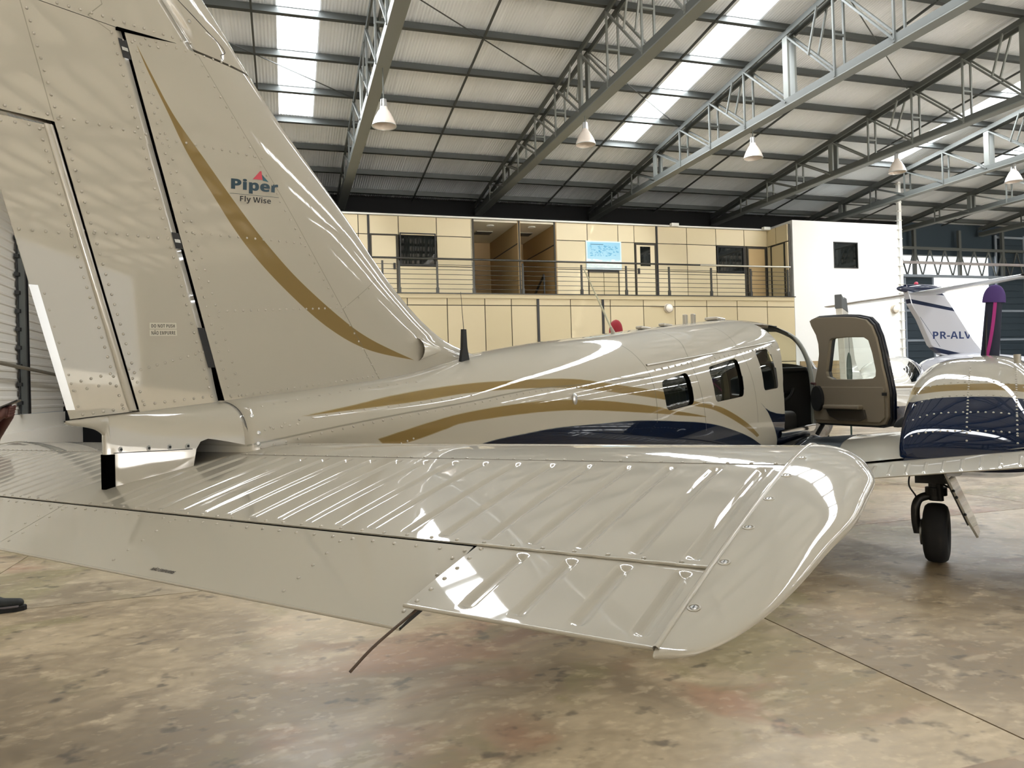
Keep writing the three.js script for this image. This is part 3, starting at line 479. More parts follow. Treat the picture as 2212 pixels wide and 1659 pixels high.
// ---------------------------------------------------------------- fin and rudder
const finLE = table([1.2, 1.42, 1.5, 1.562, 1.637, 1.82, 2.145, 2.417, 2.541, 2.74, 3.02], [2.05, 1.95, 1.83, 1.66, 1.39, 1.098, 0.76, 0.468, 0.352, 0.171, -0.085]);
const hingeU = (w) => 0.192 - 0.2735 * (w - 1.379), rudTE = (w) => -0.276 - 0.2585 * (w - 1.335), tabU = (w) => -0.098 - 0.271 * (w - 1.364), rudF = (w) => hingeU(w) - 0.006 - 0.013 * (1 - smooth(1.38, 1.6, w));
const naca = (x) => 0.2969 * Math.sqrt(x) - 0.126 * x - 0.3516 * x * x + 0.2843 * x ** 3 - 0.1036 * x ** 4;
function finHalf(u, w) { const le = finLE(w), te = rudTE(w), c = Math.min(le - te, 1.32), t = (u - te) / c, d = (le - u) / c; return 0.44 * c * Math.max(0, Math.min(naca(clamp(1 - t, 0.3, 1)), naca(clamp(d, 0, 0.3)))) + 0.0012; }
// side skin between two edges, closed round; uA(w) rear edge, uB(w) front edge
function sheetSolid(uA, uB, wA, wB, nw, nu, { round = false, k = 1, gap = 0 } = {}) {
  return gridg(nw, 2 * nu + 1, (i, j) => {
    const side = j <= nu ? 1 : -1, t = j <= nu ? j / nu : (2 * nu + 1 - j) / nu;
    const w0 = typeof wA === 'function' ? 0 : lerp(wA, wB, i / nw), te = uA(w0), le = uB(w0), tt = round ? 1 - (1 - t) * (1 - t) : t, u = lerp(te, le, tt);
    return [u, w0, side * k * finHalf(u, w0), (u + 0.9) / 2.3, (w0 - 1.3) / 1.75];
  });
}
const edgeCaps = (uA, uB, w, n, up) => gridg(n, 1, (i, j) => { const u = lerp(uA(w), uB(w), i / n); return [u, w, (j ? 1 : -1) * finHalf(u, w), (u + 0.9) / 2.3, (w - 1.3) / 1.75]; }, { flip: !up });
{
  const finTex = canvasTex(2048, 1558, (c, w, h) => {
    const mp = ([u, y]) => [(u + 0.9) / 2.3 * w, (1 - (y - 1.3) / 1.75) * h];
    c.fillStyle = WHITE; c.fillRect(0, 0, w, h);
    const up = [[-0.079, 2.491], [-0.027, 2.402], [0.039, 2.298], [0.14, 2.182], [0.25, 2.057], [0.359, 1.946], [0.507, 1.822], [0.716, 1.689], [0.877, 1.613], [1.126, 1.536]], lo = [[-0.079, 2.491], [-0.045, 2.418], [0.016, 2.306], [0.075, 2.196], [0.154, 2.085], [0.273, 1.933], [0.423, 1.797], [0.633, 1.657], [0.849, 1.574], [1.126, 1.536]];
    c.fillStyle = GOLD; c.beginPath(); [...spl(c, up, mp), ...spl(c, lo, mp).reverse()].forEach((q, k) => (k ? c.lineTo(q.x, q.y) : c.moveTo(q.x, q.y))); c.fill();
    c.strokeStyle = 'rgba(96,92,82,0.75)'; c.lineWidth = 1.6;
    const line = (...p) => { c.beginPath(); p.map(mp).forEach((q, k) => (k ? c.lineTo(...q) : c.moveTo(...q))); c.stroke(); };
    line([0.126, 2.53], [0.434, 2.126], [0.718, 1.73]); line([-0.391, 2.499], [-0.312, 2.194]); line([-0.475, 2.82], [-0.391, 2.499]);
    line([-0.218, 2.527], [-0.178, 2.575], [-0.19, 2.62]); line([-0.218, 2.527], [-0.15, 2.5]);
    c.lineWidth = 2.6; line([0.718, 1.73], [0.911, 1.45]); c.lineWidth = 1.3; line([0.718, 1.73], [0.927, 1.877]);
  });
  const P = gloss('#ffffff', { map: finTex });
  const fin = part('fin', plane);
  // main fin: from the hinge forward to the leading edge
  mesh('fin_skin', sheetSolid((w) => hingeU(w) + 0.004, finLE, 1.3, 2.535, 60, 46, { round: true }), P, fin);
  mesh('fin_top', edgeCaps((w) => hingeU(w) + 0.004, finLE, 2.535, 20, true), M.white, fin);
  mesh('hinge_gap', gridg(20, 1, (i, j) => { const w = lerp(1.34, 2.53, i / 20), u = hingeU(w) + 0.003; return [u, w, (j ? 1 : -1) * finHalf(u, w) * 0.97]; }), M.gap, fin);
  mesh('gap_shade_sheet', gridg(20, 1, (i, j) => { const w = lerp(1.32, 2.53, i / 20); return [hingeU(w) + (j ? 0.02 : -0.025), w, 0.012]; }), M.gap, fin);  // dark sheet added inside the hinge gap to give it its shade
  const crease = (w) => 0.108 - 0.817 * (w - 2.542);
  const tipHalf = (u, w) => finHalf(u, w) * lerp(0.9, 1.26, smooth(0.0, 0.05, u - crease(w)) * smooth(2.55, 2.64, w));
  mesh('fin_tip', gridg(16, 81, (i, j) => { const w = lerp(2.545, 3.02, i / 16), side = j <= 40 ? 1 : -1, t = j <= 40 ? j / 40 : (81 - j) / 40, a = crease(w) - 0.004, u = t < 0.5 ? lerp(a, a + 0.06, t * 2) : lerp(a + 0.06, finLE(w), 1 - (2 - 2 * t) * (2 - 2 * t)); return [u, w, side * tipHalf(u, w)]; }), M.white, fin);
  mesh('fin_tip_base', gridg(30, 1, (i, j) => { const u = lerp(crease(2.545), finLE(2.545), i / 30); return [u, 2.545, (j ? 1 : -1) * tipHalf(u, 2.545)]; }), M.white, fin);
  { const sc = part('tip_screw', fin), q = [0.065, 2.648]; mesh('washer', new THREE.TorusGeometry(0.0075, 0.001, 6, 18).translate(q[0] + 0.03, q[1] - 0.02, tipHalf(q[0] + 0.03, q[1] - 0.02)), M.white, sc); mesh('screw_head', new THREE.CylinderGeometry(0.004, 0.004, 0.002, 12).rotateX(Math.PI / 2).translate(q[0] + 0.03, q[1] - 0.02, tipHalf(q[0] + 0.03, q[1] - 0.02)), M.bare, sc); }
  mesh('tip_joint', tubeg([...[[0.045, 2.69], [0.14, 2.635], [0.237, 2.58], [0.217, 2.563], [0.227, 2.549]].map(([u, w]) => V(u, w, tipHalf(u, w)))], 0.0014, 30, 5), M.dark, fin);
  mesh('dorsal_root', tubeg(Array.from({ length: 16 }, (_, k) => { const u = lerp(0.2, 1.62, k / 15); return V(u, fTop(u) - 0.02 + 0.012 * (k / 15), 0.045 + 0.03 * Math.sin(k / 15 * Math.PI)); }), 0.012, 50), M.white, fin);
  const scoop = new THREE.ConeGeometry(0.052, 0.19, 18, 1, true); scoop.rotateZ(-Math.PI / 2); scoop.translate(1.245, 1.583, finHalf(1.2, 1.58) - 0.01);
  mesh('air_scoop', scoop, gloss('#b9b4a6'), fin);
  // rudder with its horn and the big balance tab
  const rud = part('rudder', plane);
  const r0 = (w) => rudTE(w), bot = (u) => 1.379 - 0.02 + (u - 0.187) * 0.085;
  // lower block ahead of the tab, then the block above it
  const body = sheetSolid(tabU, rudF, 0, 1, 1, 1);
  const block = (uA, uB, wLo, wHi, nw, nu) => gridg(nw, 2 * nu + 1, (i, j) => { const side = j <= nu ? 1 : -1, t = j <= nu ? j / nu : (2 * nu + 1 - j) / nu; let w = lerp(wLo, wHi, i / nw); let u = lerp(uA(w), uB(w), t); w = i === 0 ? wLo + (u - 0.187) * 0.085 + 0.0 : w; if (i === 0) u = lerp(uA(w), uB(w), t); return [u, w, side * finHalf(u, w), (u + 0.9) / 2.3, (w - 1.3) / 1.75]; });
  mesh('rudder_skin', mergeGeometries([block((w) => tabU(w) + 0.012, rudF, 1.378, 2.19, 30, 12), sheetSolid(rudTE, rudF, 2.19, 2.519, 10, 24), edgeCaps((w) => tabU(w) + 0.012, rudF, 1.385, 6, false)]), P, rud);
  mesh('horn', mergeGeometries([sheetSolid(rudTE, crease, 2.521, 3.02, 16, 26), gridg(14, 8, (i, j) => { const w = lerp(2.545, 3.02, i / 14), u = crease(w), a = lerp(-Math.PI / 2, Math.PI / 2, j / 8), h = finHalf(u, w); return [u + 0.055 * Math.cos(a) - 0.005, w, h * Math.sin(a), 0.9, 0.95]; }, { flip: true }), edgeCaps(rudTE, (w) => 0.112, 2.521, 10, false)]), P, rud);
  mesh('front_face', gridg(20, 1, (i, j) => { const w = lerp(1.38, 2.51, i / 20), u = rudF(w); return [u, w, (j ? 1 : -1) * finHalf(u, w)]; }), M.gap, rud);
  mesh('horn_gap', shapeg([[-0.14, 2.511], [-0.03, 2.526], [0.05, 2.54], [-0.03, 2.532], [-0.14, 2.52]], 0.02).translate(0, 0, 0.024), M.gap, rud);
  const tab = part('balance_tab', plane);
  mesh('tab_skin', mergeGeometries([block(rudTE, (w) => tabU(w) - 0.01, 1.384, 2.175, 30, 14), edgeCaps(rudTE, (w) => tabU(w) - 0.01, 2.175, 6, true)]), P, tab);
  mesh('piano_hinge', gridg(40, 6, (i, j) => { const w = lerp(1.362, 2.178, i / 40), a = j / 6 * Math.PI, u = tabU(w) - 0.006; return [u - 0.012 * Math.cos(a), w, finHalf(u, w) - 0.001 + 0.007 * Math.sin(a)]; }), M.white, tab);
  mesh('hinge_gap', gridg(30, 1, (i, j) => { const w = lerp(1.365, 2.19, i / 30), u = tabU(w) + (j ? 0.013 : 0.004); return [u, w, finHalf(u, w) - 0.004]; }), M.gap, tab);
  mesh('trim_strip', gridg(20, 2, (i, j) => { const w = lerp(1.37, 1.722, i / 20), u = rudTE(w) + lerp(-0.004, 0.019, j / 2); return [u, w, finHalf(u, w) + 0.0035]; }), M.bare, tab);
  mesh('strip_plate', gridg(20, 2, (i, j) => { const w = lerp(1.366, 1.724, i / 20), u = rudTE(w) + lerp(0.019, 0.034, j / 2); return [u, w, finHalf(u, w) + 0.002]; }), M.white, tab);
  // hinge brackets in the gap
  for (const [w, l] of [[2.462, 0.055], [1.9, 0.05], [1.56, 0.13]]) { const b = part('hinge_bracket', rud); mesh('bracket', gridg(6, 2, (i, j) => { const y = w - l / 2 + l * i / 6, u = hingeU(y) - 0.008 + (j - 1) * 0.012; return [u - 0.004, y, finHalf(u, y) + 0.003]; }), M.black, b); if (l < 0.1) mesh('bracket_pin', gridg(2, 2, (i, j) => { const y = w - 0.006 + 0.01 * i / 2, u = hingeU(y) - 0.012 + (j - 1) * 0.009; return [u, y, finHalf(u, y) + 0.005]; }), M.bare, b); }
  // rivet rows
  const on = (u, w) => [V(u, w, finHalf(u, w) + 0.0003), V(0, 0, 1)];
  const row = (a, b, step = 0.03, skip) => { const L = Math.hypot(b[0] - a[0], b[1] - a[1]), n = Math.round(L / step), out = []; for (let k = 0; k <= n; k++) { const u = lerp(a[0], b[0], k / n), w = lerp(a[1], b[1], k / n); if (!skip || !skip(u, w)) out.push(on(u, w)); } return out; };
  const along = (f, off, w0, w1, step = 0.03) => row([f(w0) + off, w0], [f(w1) + off, w1], step);
  rivets(rud, [...along(hingeU, -0.038, 1.4, 2.5, 0.031), ...along(tabU, 0.03, 1.39, 2.18), ...row([-0.43, 2.202], [-0.055, 2.218], 0.033), ...row([-0.27, 1.89], [0.04, 1.904], 0.032), ...row([-0.08, 1.487], [0.12, 1.546], 0.027), ...row([-0.07, 1.379], [0.15, 1.4], 0.03), ...along((w) => -0.391 - 0.26 * (w - 2.499), 0.012, 2.2, 2.9, 0.033), ...row([-0.3, 2.53], [0.1, 2.56], 0.03), ...row([-0.12, 2.488], [-0.01, 2.505], 0.03)], 0.0036);
  rivets(tab, [...along(tabU, -0.034, 1.38, 2.16), ...row([-0.44, 2.16], [-0.34, 2.168], 0.03), ...row([-0.4, 1.872], [-0.27, 1.878], 0.032), ...row([-0.275, 1.446], [-0.115, 1.489], 0.03), ...row([-0.265, 1.424], [-0.105, 1.46], 0.03), ...row([-0.245, 1.356], [-0.105, 1.372], 0.03), ...along(rudTE, 0.03, 1.38, 1.7, 0.05)], 0.0036);
  rivets(fin, [...along(hingeU, 0.03, 1.4, 2.5, 0.031), ...along((w) => hingeU(w) + 0.04 + 0.03 * (2.5 - w), 0, 1.4, 2.35, 0.04), ...row([-0.02, 2.217], [0.36, 2.243], 0.032), ...row([0.09, 1.934], [0.52, 1.961], 0.032), ...row([0.18, 1.684], [0.715, 1.735], 0.03), ...row([0.14, 2.5], [0.42, 2.126], 0.036), ...row([0.43, 2.1], [0.71, 1.72], 0.036), ...row([0.73, 1.7], [0.91, 1.45], 0.04), ...row([-0.05, 2.518], [0.25, 2.54], 0.032), ...row([0.22, 1.396], [0.9, 1.468], 0.028), ...row([0.74, 1.742], [0.93, 1.872], 0.07)], 0.0033);
  // lettering: thin decals laid on the skin
  const decal = (draw, cw, ch, quad, name, parent, z = 0.0012) => { const t = canvasTex(cw, ch, draw); const g = gridg(8, 4, (i, j) => { const a = i / 8, b = j / 4, u = lerp(lerp(quad[0][0], quad[1][0], a), lerp(quad[3][0], quad[2][0], a), b), w = lerp(lerp(quad[0][1], quad[1][1], a), lerp(quad[3][1], quad[2][1], a), b); return [u, w, finHalf(u, w) + z, a, 1 - b]; }, { flip: true }); return mesh(name, g, new THREE.MeshStandardMaterial({ map: t, transparent: true, alphaTest: 0.35, roughness: 0.4 }), parent); };
  decal((c, w, h) => {
    c.clearRect(0, 0, w, h);
    c.fillStyle = '#12303c'; c.font = 'bold 205px sans-serif'; c.textAlign = 'left'; c.textBaseline = 'alphabetic';
    const s = 960 / c.measureText('Piper').width; c.save(); c.translate(20, 320); c.scale(s, 1); c.fillText('Piper', 0, 0); c.lineWidth = 9; c.strokeStyle = '#12303c'; c.strokeText('Piper', 0, 0); c.restore();
    c.fillStyle = '#12303c'; c.fillRect(20, 392, 980, 5);
    c.fillStyle = '#a5313f'; c.beginPath(); c.moveTo(600, 20); c.lineTo(630, 20); c.lineTo(650, 150); c.lineTo(460, 150); c.fill();
    c.fillStyle = '#164a55'; c.beginPath(); c.moveTo(640, 70); c.lineTo(780, 176); c.lineTo(660, 160); c.fill();
    c.fillStyle = '#1d1d1d'; c.font = 'bold 112px sans-serif'; const s2 = 640 / c.measureText('Fly Wise').width; c.save(); c.translate(200, 500); c.scale(s2, 1); c.fillText('Fly Wise', 0, 0); c.restore();
  }, 1024, 540, [[0.224, 2.179], [0.438, 2.211], [0.427, 2.078], [0.22, 2.056]], 'logo_decal', fin);
  const plate = (txt, q) => decal((c, w, h) => { c.fillStyle = '#a5a092'; c.fillRect(0, 0, w, h); c.strokeStyle = '#7b766a'; c.lineWidth = 3; c.strokeRect(2, 2, w - 4, h - 4); c.fillStyle = '#23211c'; c.font = 'bold 78px sans-serif'; c.textAlign = 'center'; c.textBaseline = 'middle'; const s = (w * 0.88) / c.measureText(txt).width; c.save(); c.translate(w / 2, h / 2 + 4); c.scale(s, 1); c.fillText(txt, 0, 0); c.restore(); }, 512, 110, q, 'placard', rud, 0.0008);
  plate('DO NOT PUSH', [[-0.053, 1.634], [0.033, 1.638], [0.034, 1.6175], [-0.053, 1.6135]]); plate('NÃO EMPURRE', [[-0.053, 1.6125], [0.034, 1.6165], [0.035, 1.595], [-0.053, 1.591]]);
}

// ---------------------------------------------------------------- tail cone under the rudder
{
  const ev = new Evaluator(); ev.useGroups = true;
  const top = (u) => 1.372 + (u - 0.05) * 0.088, hwid = table([-0.31, -0.2, -0.1, 0.0, 0.17], [0.006, 0.013, 0.062, 0.118, 0.19]);
  const sec = (u, a, bot) => { const c = Math.cos(a), s = Math.sin(a), m = 1.22, q = (x) => Math.sign(x) * Math.pow(Math.abs(x), 0.72); return [u, m + (s > 0 ? (top(u) - m) : (m - bot)) * q(s), hwid(u) * q(c)]; };
  const us = []; for (let k = 0; k <= 24; k++) us.push(lerp(-0.196, 0.1695, k / 24));
  const n = us.length, na = 48;
  const g = gridg(n + 1, na, (i, j) => { const a = -j / na * 2 * Math.PI - Math.PI / 2; if (i === 0) return [us[0] - 0.004, 1.2, 0]; if (i === n + 1) return [us[n - 1], 1.2, 0]; return sec(us[i - 1], a, 1.0); }, { wrap: true });
  const cone = part('tail_cone', plane); cone.position.x = 0.012; const skin = M.white, pit = M.gap;  // cut faces near-black, standing in for the darkness inside the opening
  const br = (gg, m) => { const b = new Brush(gg, m); b.updateMatrixWorld(); return b; };
  let s = ev.evaluate(br(g, skin), br(shapeg([[0.003, 1.1], [0.012, 1.17], [0.022, 1.235], [0.034, 1.258], [0.055, 1.266], [0.09, 1.258], [0.21, 1.226], [0.21, 1.1]], 0.4).translate(0, 0, 0.085), pit), SUBTRACTION);
  s.name = 'cone_skin'; s.castShadow = s.receiveShadow = true; cone.add(s);
  // pointed beak that carries on behind
  const prof = [[-0.19, 1.352], [-0.25, 1.346], [-0.29, 1.342], [-0.303, 1.336], [-0.302, 1.33], [-0.285, 1.325], [-0.25, 1.318], [-0.222, 1.31], [-0.203, 1.297], [-0.193, 1.28], [-0.19, 1.27]];
  const bb = table([-0.304, -0.298, -0.285, -0.25, -0.222, -0.203, -0.193, -0.186], [1.335, 1.328, 1.324, 1.318, 1.31, 1.297, 1.28, 1.2]);
  mesh('cone_tip', gridg(30, 24, (i, j) => { const t = i / 30, u = lerp(-0.186, -0.304, t), a = -j / 24 * 2 * Math.PI - Math.PI / 2, c = Math.cos(a), q = Math.sign(c) * Math.pow(Math.abs(c), 0.72), tp = lerp(top(-0.186), 1.339, t), b = bb(u), m = (tp + b) / 2; return [u, m + (tp - m) * Math.sin(a), (hwid(u) + 0.007 * smooth(0, 0.3, t)) * q * (i === 30 ? 0.5 : 1)]; }, { wrap: true }), skin, cone);
  mesh('stern_strip', gridg(12, 24, (i, j) => { const w = lerp(1.06, 1.2335, i / 12), a = lerp(-1, 1, j / 24), u = -0.2008 + 0.026 * Math.pow(Math.abs(a), 1.6), e = Math.pow(1 - Math.pow(Math.abs((w - 1.22) / (w > 1.22 ? top(u) - 1.22 : 0.22)), 2.78), 0.36); return [u, w, Math.sign(a) * (hwid(u) * e + 0.001) * Math.min(1, Math.abs(a) * 6)]; }), M.gap, cone);
  const seam = (u0, u1, w) => tubeg(Array.from({ length: 9 }, (_, k) => { const u = lerp(u0, u1, k / 8), p = w(u), e = (p - 1.22) / (top(u) - 1.22); return V(u, p, hwid(u) * Math.pow(1 - Math.pow(clamp(Math.abs(e)), 2.78), 0.36) + 0.0002); }), 0.0013, 24, 5);
  mesh('lower_seam', seam(-0.178, 0.012, () => 1.2365), M.dark, cone);
  mesh('front_seam', new THREE.TubeGeometry(new THREE.CatmullRomCurve3(Array.from({ length: 20 }, (_, k) => { const p = sec(0.166, lerp(-0.3, Math.PI / 2, k / 19), 1.0); return V(0.1685, p[1], p[2]); })), 40, 0.0011, 5), M.dark, cone);
  for (const u of [-0.16, -0.095, -0.045, 0.0]) { const h = hwid(u) * 0.999 + 0.001, scr = part('screw', cone); const cup = mesh('washer', new THREE.CylinderGeometry(0.0075, 0.0082, 0.002, 16).rotateX(Math.PI / 2).translate(u, 1.2465, h), M.bare, scr); mesh('screw_head', new THREE.CylinderGeometry(0.004, 0.004, 0.003, 12).rotateX(Math.PI / 2).translate(u, 1.2465, h + 0.0005), M.dark, scr); }
  const fr = []; for (const [u, w] of [[0.2, 1.33], [0.205, 1.275], [0.2, 1.24]]) fr.push([V(u, w, fusZ(u, w) + 0.0005), V(0, 0.3, 1).normalize()]);
  rivets(cone, fr, 0.006, M.bare, 'screws');
}
{ // rivet rows along the rear fuselage
  const list = []; const put = (u, w) => { const z = fusZ(u, w), e = 0.01, n = V(-(fusZ(u + e, w) - z) / e, -(fusZ(u, w + e) - z) / e, 1).normalize(); list.push([V(u, w, z), n]); };
  const row = (pts, step) => { const f = table(pts.map((p) => p[0]), pts.map((p) => p[1])), a = pts[0][0], b = pts[pts.length - 1][0], n = Math.round((b - a) / step); for (let k = 0; k <= n; k++) put(lerp(a, b, k / n), f(lerp(a, b, k / n))); };
  row([[0.22, 1.226], [0.46, 1.262], [0.8, 1.301], [1.14, 1.334], [1.6, 1.384], [2.0, 1.402]], 0.045); row([[0.22, 1.355], [0.5, 1.39], [0.9, 1.43], [1.0, 1.437]], 0.05); row([[0.26, 1.292], [0.38, 1.312], [0.6, 1.332], [0.9, 1.352], [1.2, 1.376]], 0.055);
  row([[0.24, 1.284], [0.36, 1.296]], 0.03); row([[0.78, 1.2], [0.84, 1.215]], 0.03);
  rivets(plane, list, 0.0034);
  const big = []; for (let k = 0; k < 26; k++) { const u = lerp(2.75, 5.1, k / 25), w = lerp(1.49, 1.705, k / 25), z = fusZ(u, w); big.push([V(u, w, z), V(0, 0.5, 1).normalize()]); }
  rivets(plane, big, 0.006);
}

// ---------------------------------------------------------------- all-moving tailplane with pressed stiffening beads
{
  const tail = part('stabilator', plane); tail.position.set(0, 1.1437, 0); tail.rotation.set(-0.8978 * rad, 0, 11.4 * rad);
  const LE = 0.381, TE = -0.483, CH = LE - TE, HG = -0.285, VR = 1.885, VN = 1.475;
  const half = (s) => { const x = clamp((LE - s) / CH); return 5 * 0.078 * CH * (0.2969 * Math.sqrt(x) - 0.126 * x - 0.3516 * x * x + 0.2843 * x ** 3 - 0.1036 * x ** 4) + 0.0012 * smooth(0.2, 1, x); };
  const beads = []; for (let k = -2; k <= 16; k++) beads.push(0.345 + 0.0942 * k);
  const aft = [1.578, 1.67, 1.763, 1.855];
  const bump = (d) => (Math.abs(d) < 0.017 ? 0.5 + 0.5 * Math.cos(Math.PI * d / 0.017) : 0);
  const bead = (s, v) => { const a = Math.abs(v); let h = 0; for (const b of beads) if (Math.abs(a - b) < 0.017) h = 0.0066 * bump(a - b) * smooth(-0.268, -0.254, s) * (1 - smooth(0.118, 0.136, s)); for (const b of aft) if (Math.abs(a - b) < 0.017) h = Math.max(h, 0.0066 * bump(a - b) * smooth(-0.468, -0.455, s) * (1 - smooth(-0.312, -0.3, s))); return h; };
  const cols = (a, b) => { const set = [a, b]; for (const c of [...beads, ...aft, ...beads.map((x) => -x), ...aft.map((x) => -x)]) for (const o of [-0.0171, -0.0145, -0.0118, -0.009, -0.006, -0.003, 0, 0.003, 0.006, 0.009, 0.0118, 0.0145, 0.0171]) if (c + o > a && c + o < b) set.push(c + o); for (let v = a; v < b; v += 0.03) set.push(v); return [...new Set(set.map((x) => +x.toFixed(4)))].sort((p, q) => p - q); };
  const ss = (te) => { const out = []; for (let k = 0; k <= 26; k++) { const t = k / 26; out.push(lerp(LE, 0.14, t * t)); } for (const s of [0.136, 0.13, 0.124, 0.118]) out.push(s); for (let s = 0.09; s > Math.max(te, -0.24); s -= 0.03) out.push(s); for (const s of [-0.25, -0.255, -0.26, -0.265, -0.268, -0.275, -0.28, -0.285]) out.push(s); if (te < -0.3) for (const s of [-0.294, -0.3, -0.304, -0.308, -0.312, -0.34, -0.37, -0.4, -0.43, -0.45, -0.456, -0.46, -0.464, -0.468, -0.475, -0.483]) out.push(s); return out.reverse(); };
  const skin = (a, b, te) => { const vs = cols(a, b), s = ss(te), n = s.length; return gridg(vs.length - 1, 2 * n - 1, (i, j) => { const v = vs[i]; if (j < n) return [s[j], half(s[j]) - bead(s[j], v), v]; const q = s[2 * n - 1 - j]; return [q, -half(q), v]; }); };
  const web = (a, b, s) => gridg(1, 1, (i, j) => [s, (j ? 1 : -1) * half(s), i ? b : a]);
  const side = (v, s0, s1) => gridg(8, 1, (i, j) => { const s = lerp(s0, s1, i / 8); return [s, (j ? 1 : -1) * half(s), v]; });
  mesh('stabilator_skin', mergeGeometries([skin(-VN, VN, HG), skin(VN, VR, TE), skin(-VR, -VN, TE), web(-VN, VN, HG), side(VN, TE, HG), side(-VN, TE, HG)]), M.white, tail);
  mesh('trailing_lip', tubeg([V(TE - 0.001, 0, VN), V(TE - 0.001, 0, VR)], 0.0032, 4, 8), M.white, tail);
  mesh('trailing_lip', tubeg([V(TE - 0.001, 0, -VN), V(TE - 0.001, 0, -VR)], 0.0032, 4, 8), M.white, tail);
  // moulded tip caps
  const vout = table([-0.5, -0.49, -0.479, -0.416, -0.307, -0.149, 0.007, 0.147, 0.25, 0.328, 0.36, 0.389], [1.89, 1.915, 1.933, 1.968, 1.996, 2.016, 2.035, 2.035, 2.012, 1.975, 1.945, 1.89]);
  const halfC = (s) => { const x = clamp((LE + 0.006 - s) / (CH + 0.025)); return (5 * 0.083 * CH * (0.2969 * Math.sqrt(x) - 0.126 * x - 0.3516 * x * x + 0.2843 * x ** 3 - 0.1036 * x ** 4) + 0.006 * smooth(0.3, 1, x)) * (x >= 1 ? 0 : 1); };
  for (const sd of [1, -1]) {
    const cap = part('tip_cap', tail);
    const N = 70, K = 18, f = (top) => gridg(N, K, (i, j) => { const t = i / N, s = lerp(-0.502, LE + 0.006, 0.5 - 0.5 * Math.cos(Math.PI * t)), tau = j / K, r = Math.sin(tau * Math.PI / 2), v = 1.888 + r * (vout(s) - 1.888), e = Math.pow(Math.max(0, 1 - Math.pow(r, 2.3)), 0.5), end = Math.sqrt(clamp((s + 0.5025) / 0.012)); return [s, (top ? 1 : -1) * halfC(s) * e * Math.min(1, end), sd * v]; }, { flip: top === (sd > 0) });
    mesh('cap_skin', mergeGeometries([f(true), f(false)]), M.white, cap);
    mesh('cap_lip', tubeg(Array.from({ length: 24 }, (_, k) => { const s = lerp(-0.494, LE - 0.004, k / 23); return V(s, halfC(s) - 0.0005, sd * 1.889); }), 0.0042, 60, 8), M.white, cap);
    for (const s of [0.2, 0.085, -0.035, -0.155, -0.275, -0.4]) { const sc = part('cap_screw', cap); const y = halfC(s) * 0.985, tilt = Math.atan((halfC(s + 0.01) - halfC(s - 0.01)) / 0.02); const at = (g) => g.rotateZ(tilt).translate(s, y, sd * 1.903); mesh('washer', at(new THREE.TorusGeometry(0.0078, 0.0012, 6, 20).rotateX(Math.PI / 2).translate(0, 0.0005, 0)), M.white, sc); mesh('screw_head', at(new THREE.CylinderGeometry(0.0042, 0.005, 0.002, 16).translate(0, 0.0008, 0)), M.bare, sc); mesh('slot', at(boxg(-0.003, 0.003, 0.0016, 0.0022, -0.0008, 0.0008)), M.dark, sc); }
  }
  // trim tabs, two halves, drooping below the trailing edge
  const DEF = 9.5 * rad, TC = 0.205;
  for (const [a, b, nm] of [[0.002, VN - 0.004, 1], [-VN + 0.004, -0.002, 0]]) {
    const tab = part('trim_tab', tail); tab.position.set(HG - 0.006, 0.006, 0); tab.rotation.z = DEF;
    const th = (x) => lerp(0.0165, 0.0016, x);
    mesh('tab_skin', mergeGeometries([gridg(2, 12, (i, j) => [-0.004 - TC * j / 12, th(j / 12) - 0.004, lerp(a, b, i / 2)]), gridg(2, 12, (i, j) => [-0.004 - TC * j / 12, -th(j / 12) - 0.004, lerp(a, b, i / 2)], { flip: true }), gridg(1, 1, (i, j) => [-0.004, (j ? 1 : -1) * 0.0165 - 0.004, i ? b : a])]), M.white, tab);
    for (const z of [a, b]) mesh('tab_end', shapeg([[-0.004, 0.0125], [-0.004, -0.0205], [-0.004 - TC, -0.0056], [-0.004 - TC, -0.0024]], 0.001).translate(0, 0, z - 0.0005), z > 1 ? M.dark : M.white, tab);
    mesh('tab_lip', tubeg([V(-TC - 0.004, -0.004, a), V(-TC - 0.004, -0.004, b)], 0.003, 4, 8), M.white, tab);
    const list = []; const up = V(0.06, 1, 0).normalize(), y = (s) => th(-(s + 0.004) / TC) - 0.004;
    for (let v = a + 0.03; v < b; v += 0.055) list.push([V(-0.018, y(-0.018), v), up]);
    for (let k = 0; k < 4; k++) { list.push([V(-0.04 - 0.045 * k, y(-0.04 - 0.045 * k), nm ? b - 0.02 : a + 0.02), up]); }
    for (const v of [0.03, 0.57, 1.16]) for (let k = 0; k < 5; k++) list.push([V(-0.03 - 0.037 * k, y(-0.03 - 0.037 * k), nm ? v + 0.004 : -v - 0.004), up]);
    rivets(tab, list, 0.003);
    if (nm) { const t = canvasTex(256, 48, (c, w, h) => { c.clearRect(0, 0, w, h); c.fillStyle = '#1d1b18'; c.font = 'italic bold 40px sans-serif'; c.textAlign = 'center'; c.textBaseline = 'middle'; const s = 245 / c.measureText('NÃO EMPURRE').width; c.translate(w / 2, h / 2); c.scale(s, 1); c.fillText('NÃO EMPURRE', 0, 0); });
      mesh('lettering', gridg(1, 1, (i, j) => { const s = -0.176 - 0.014 * j; return [s, y(s) + 0.0006, lerp(0.735, 0.825, i), i, 1 - j]; }, { flip: false }), new THREE.MeshStandardMaterial({ map: t, transparent: true, alphaTest: 0.35, roughness: 0.5 }), tab); }
  }
  mesh('hinge_gap', boxg(HG - 0.009, HG + 0.001, -0.012, half(HG) - 0.003, -VN, VN), M.gap, tail);
  // rivet rows
  const list = [], up = V(0, 1, 0), put = (s, v) => list.push([V(s, half(s) - bead(s, v), v), V(-(half(s + 0.01) - half(s - 0.01)) / 0.02, 1, 0).normalize()]);
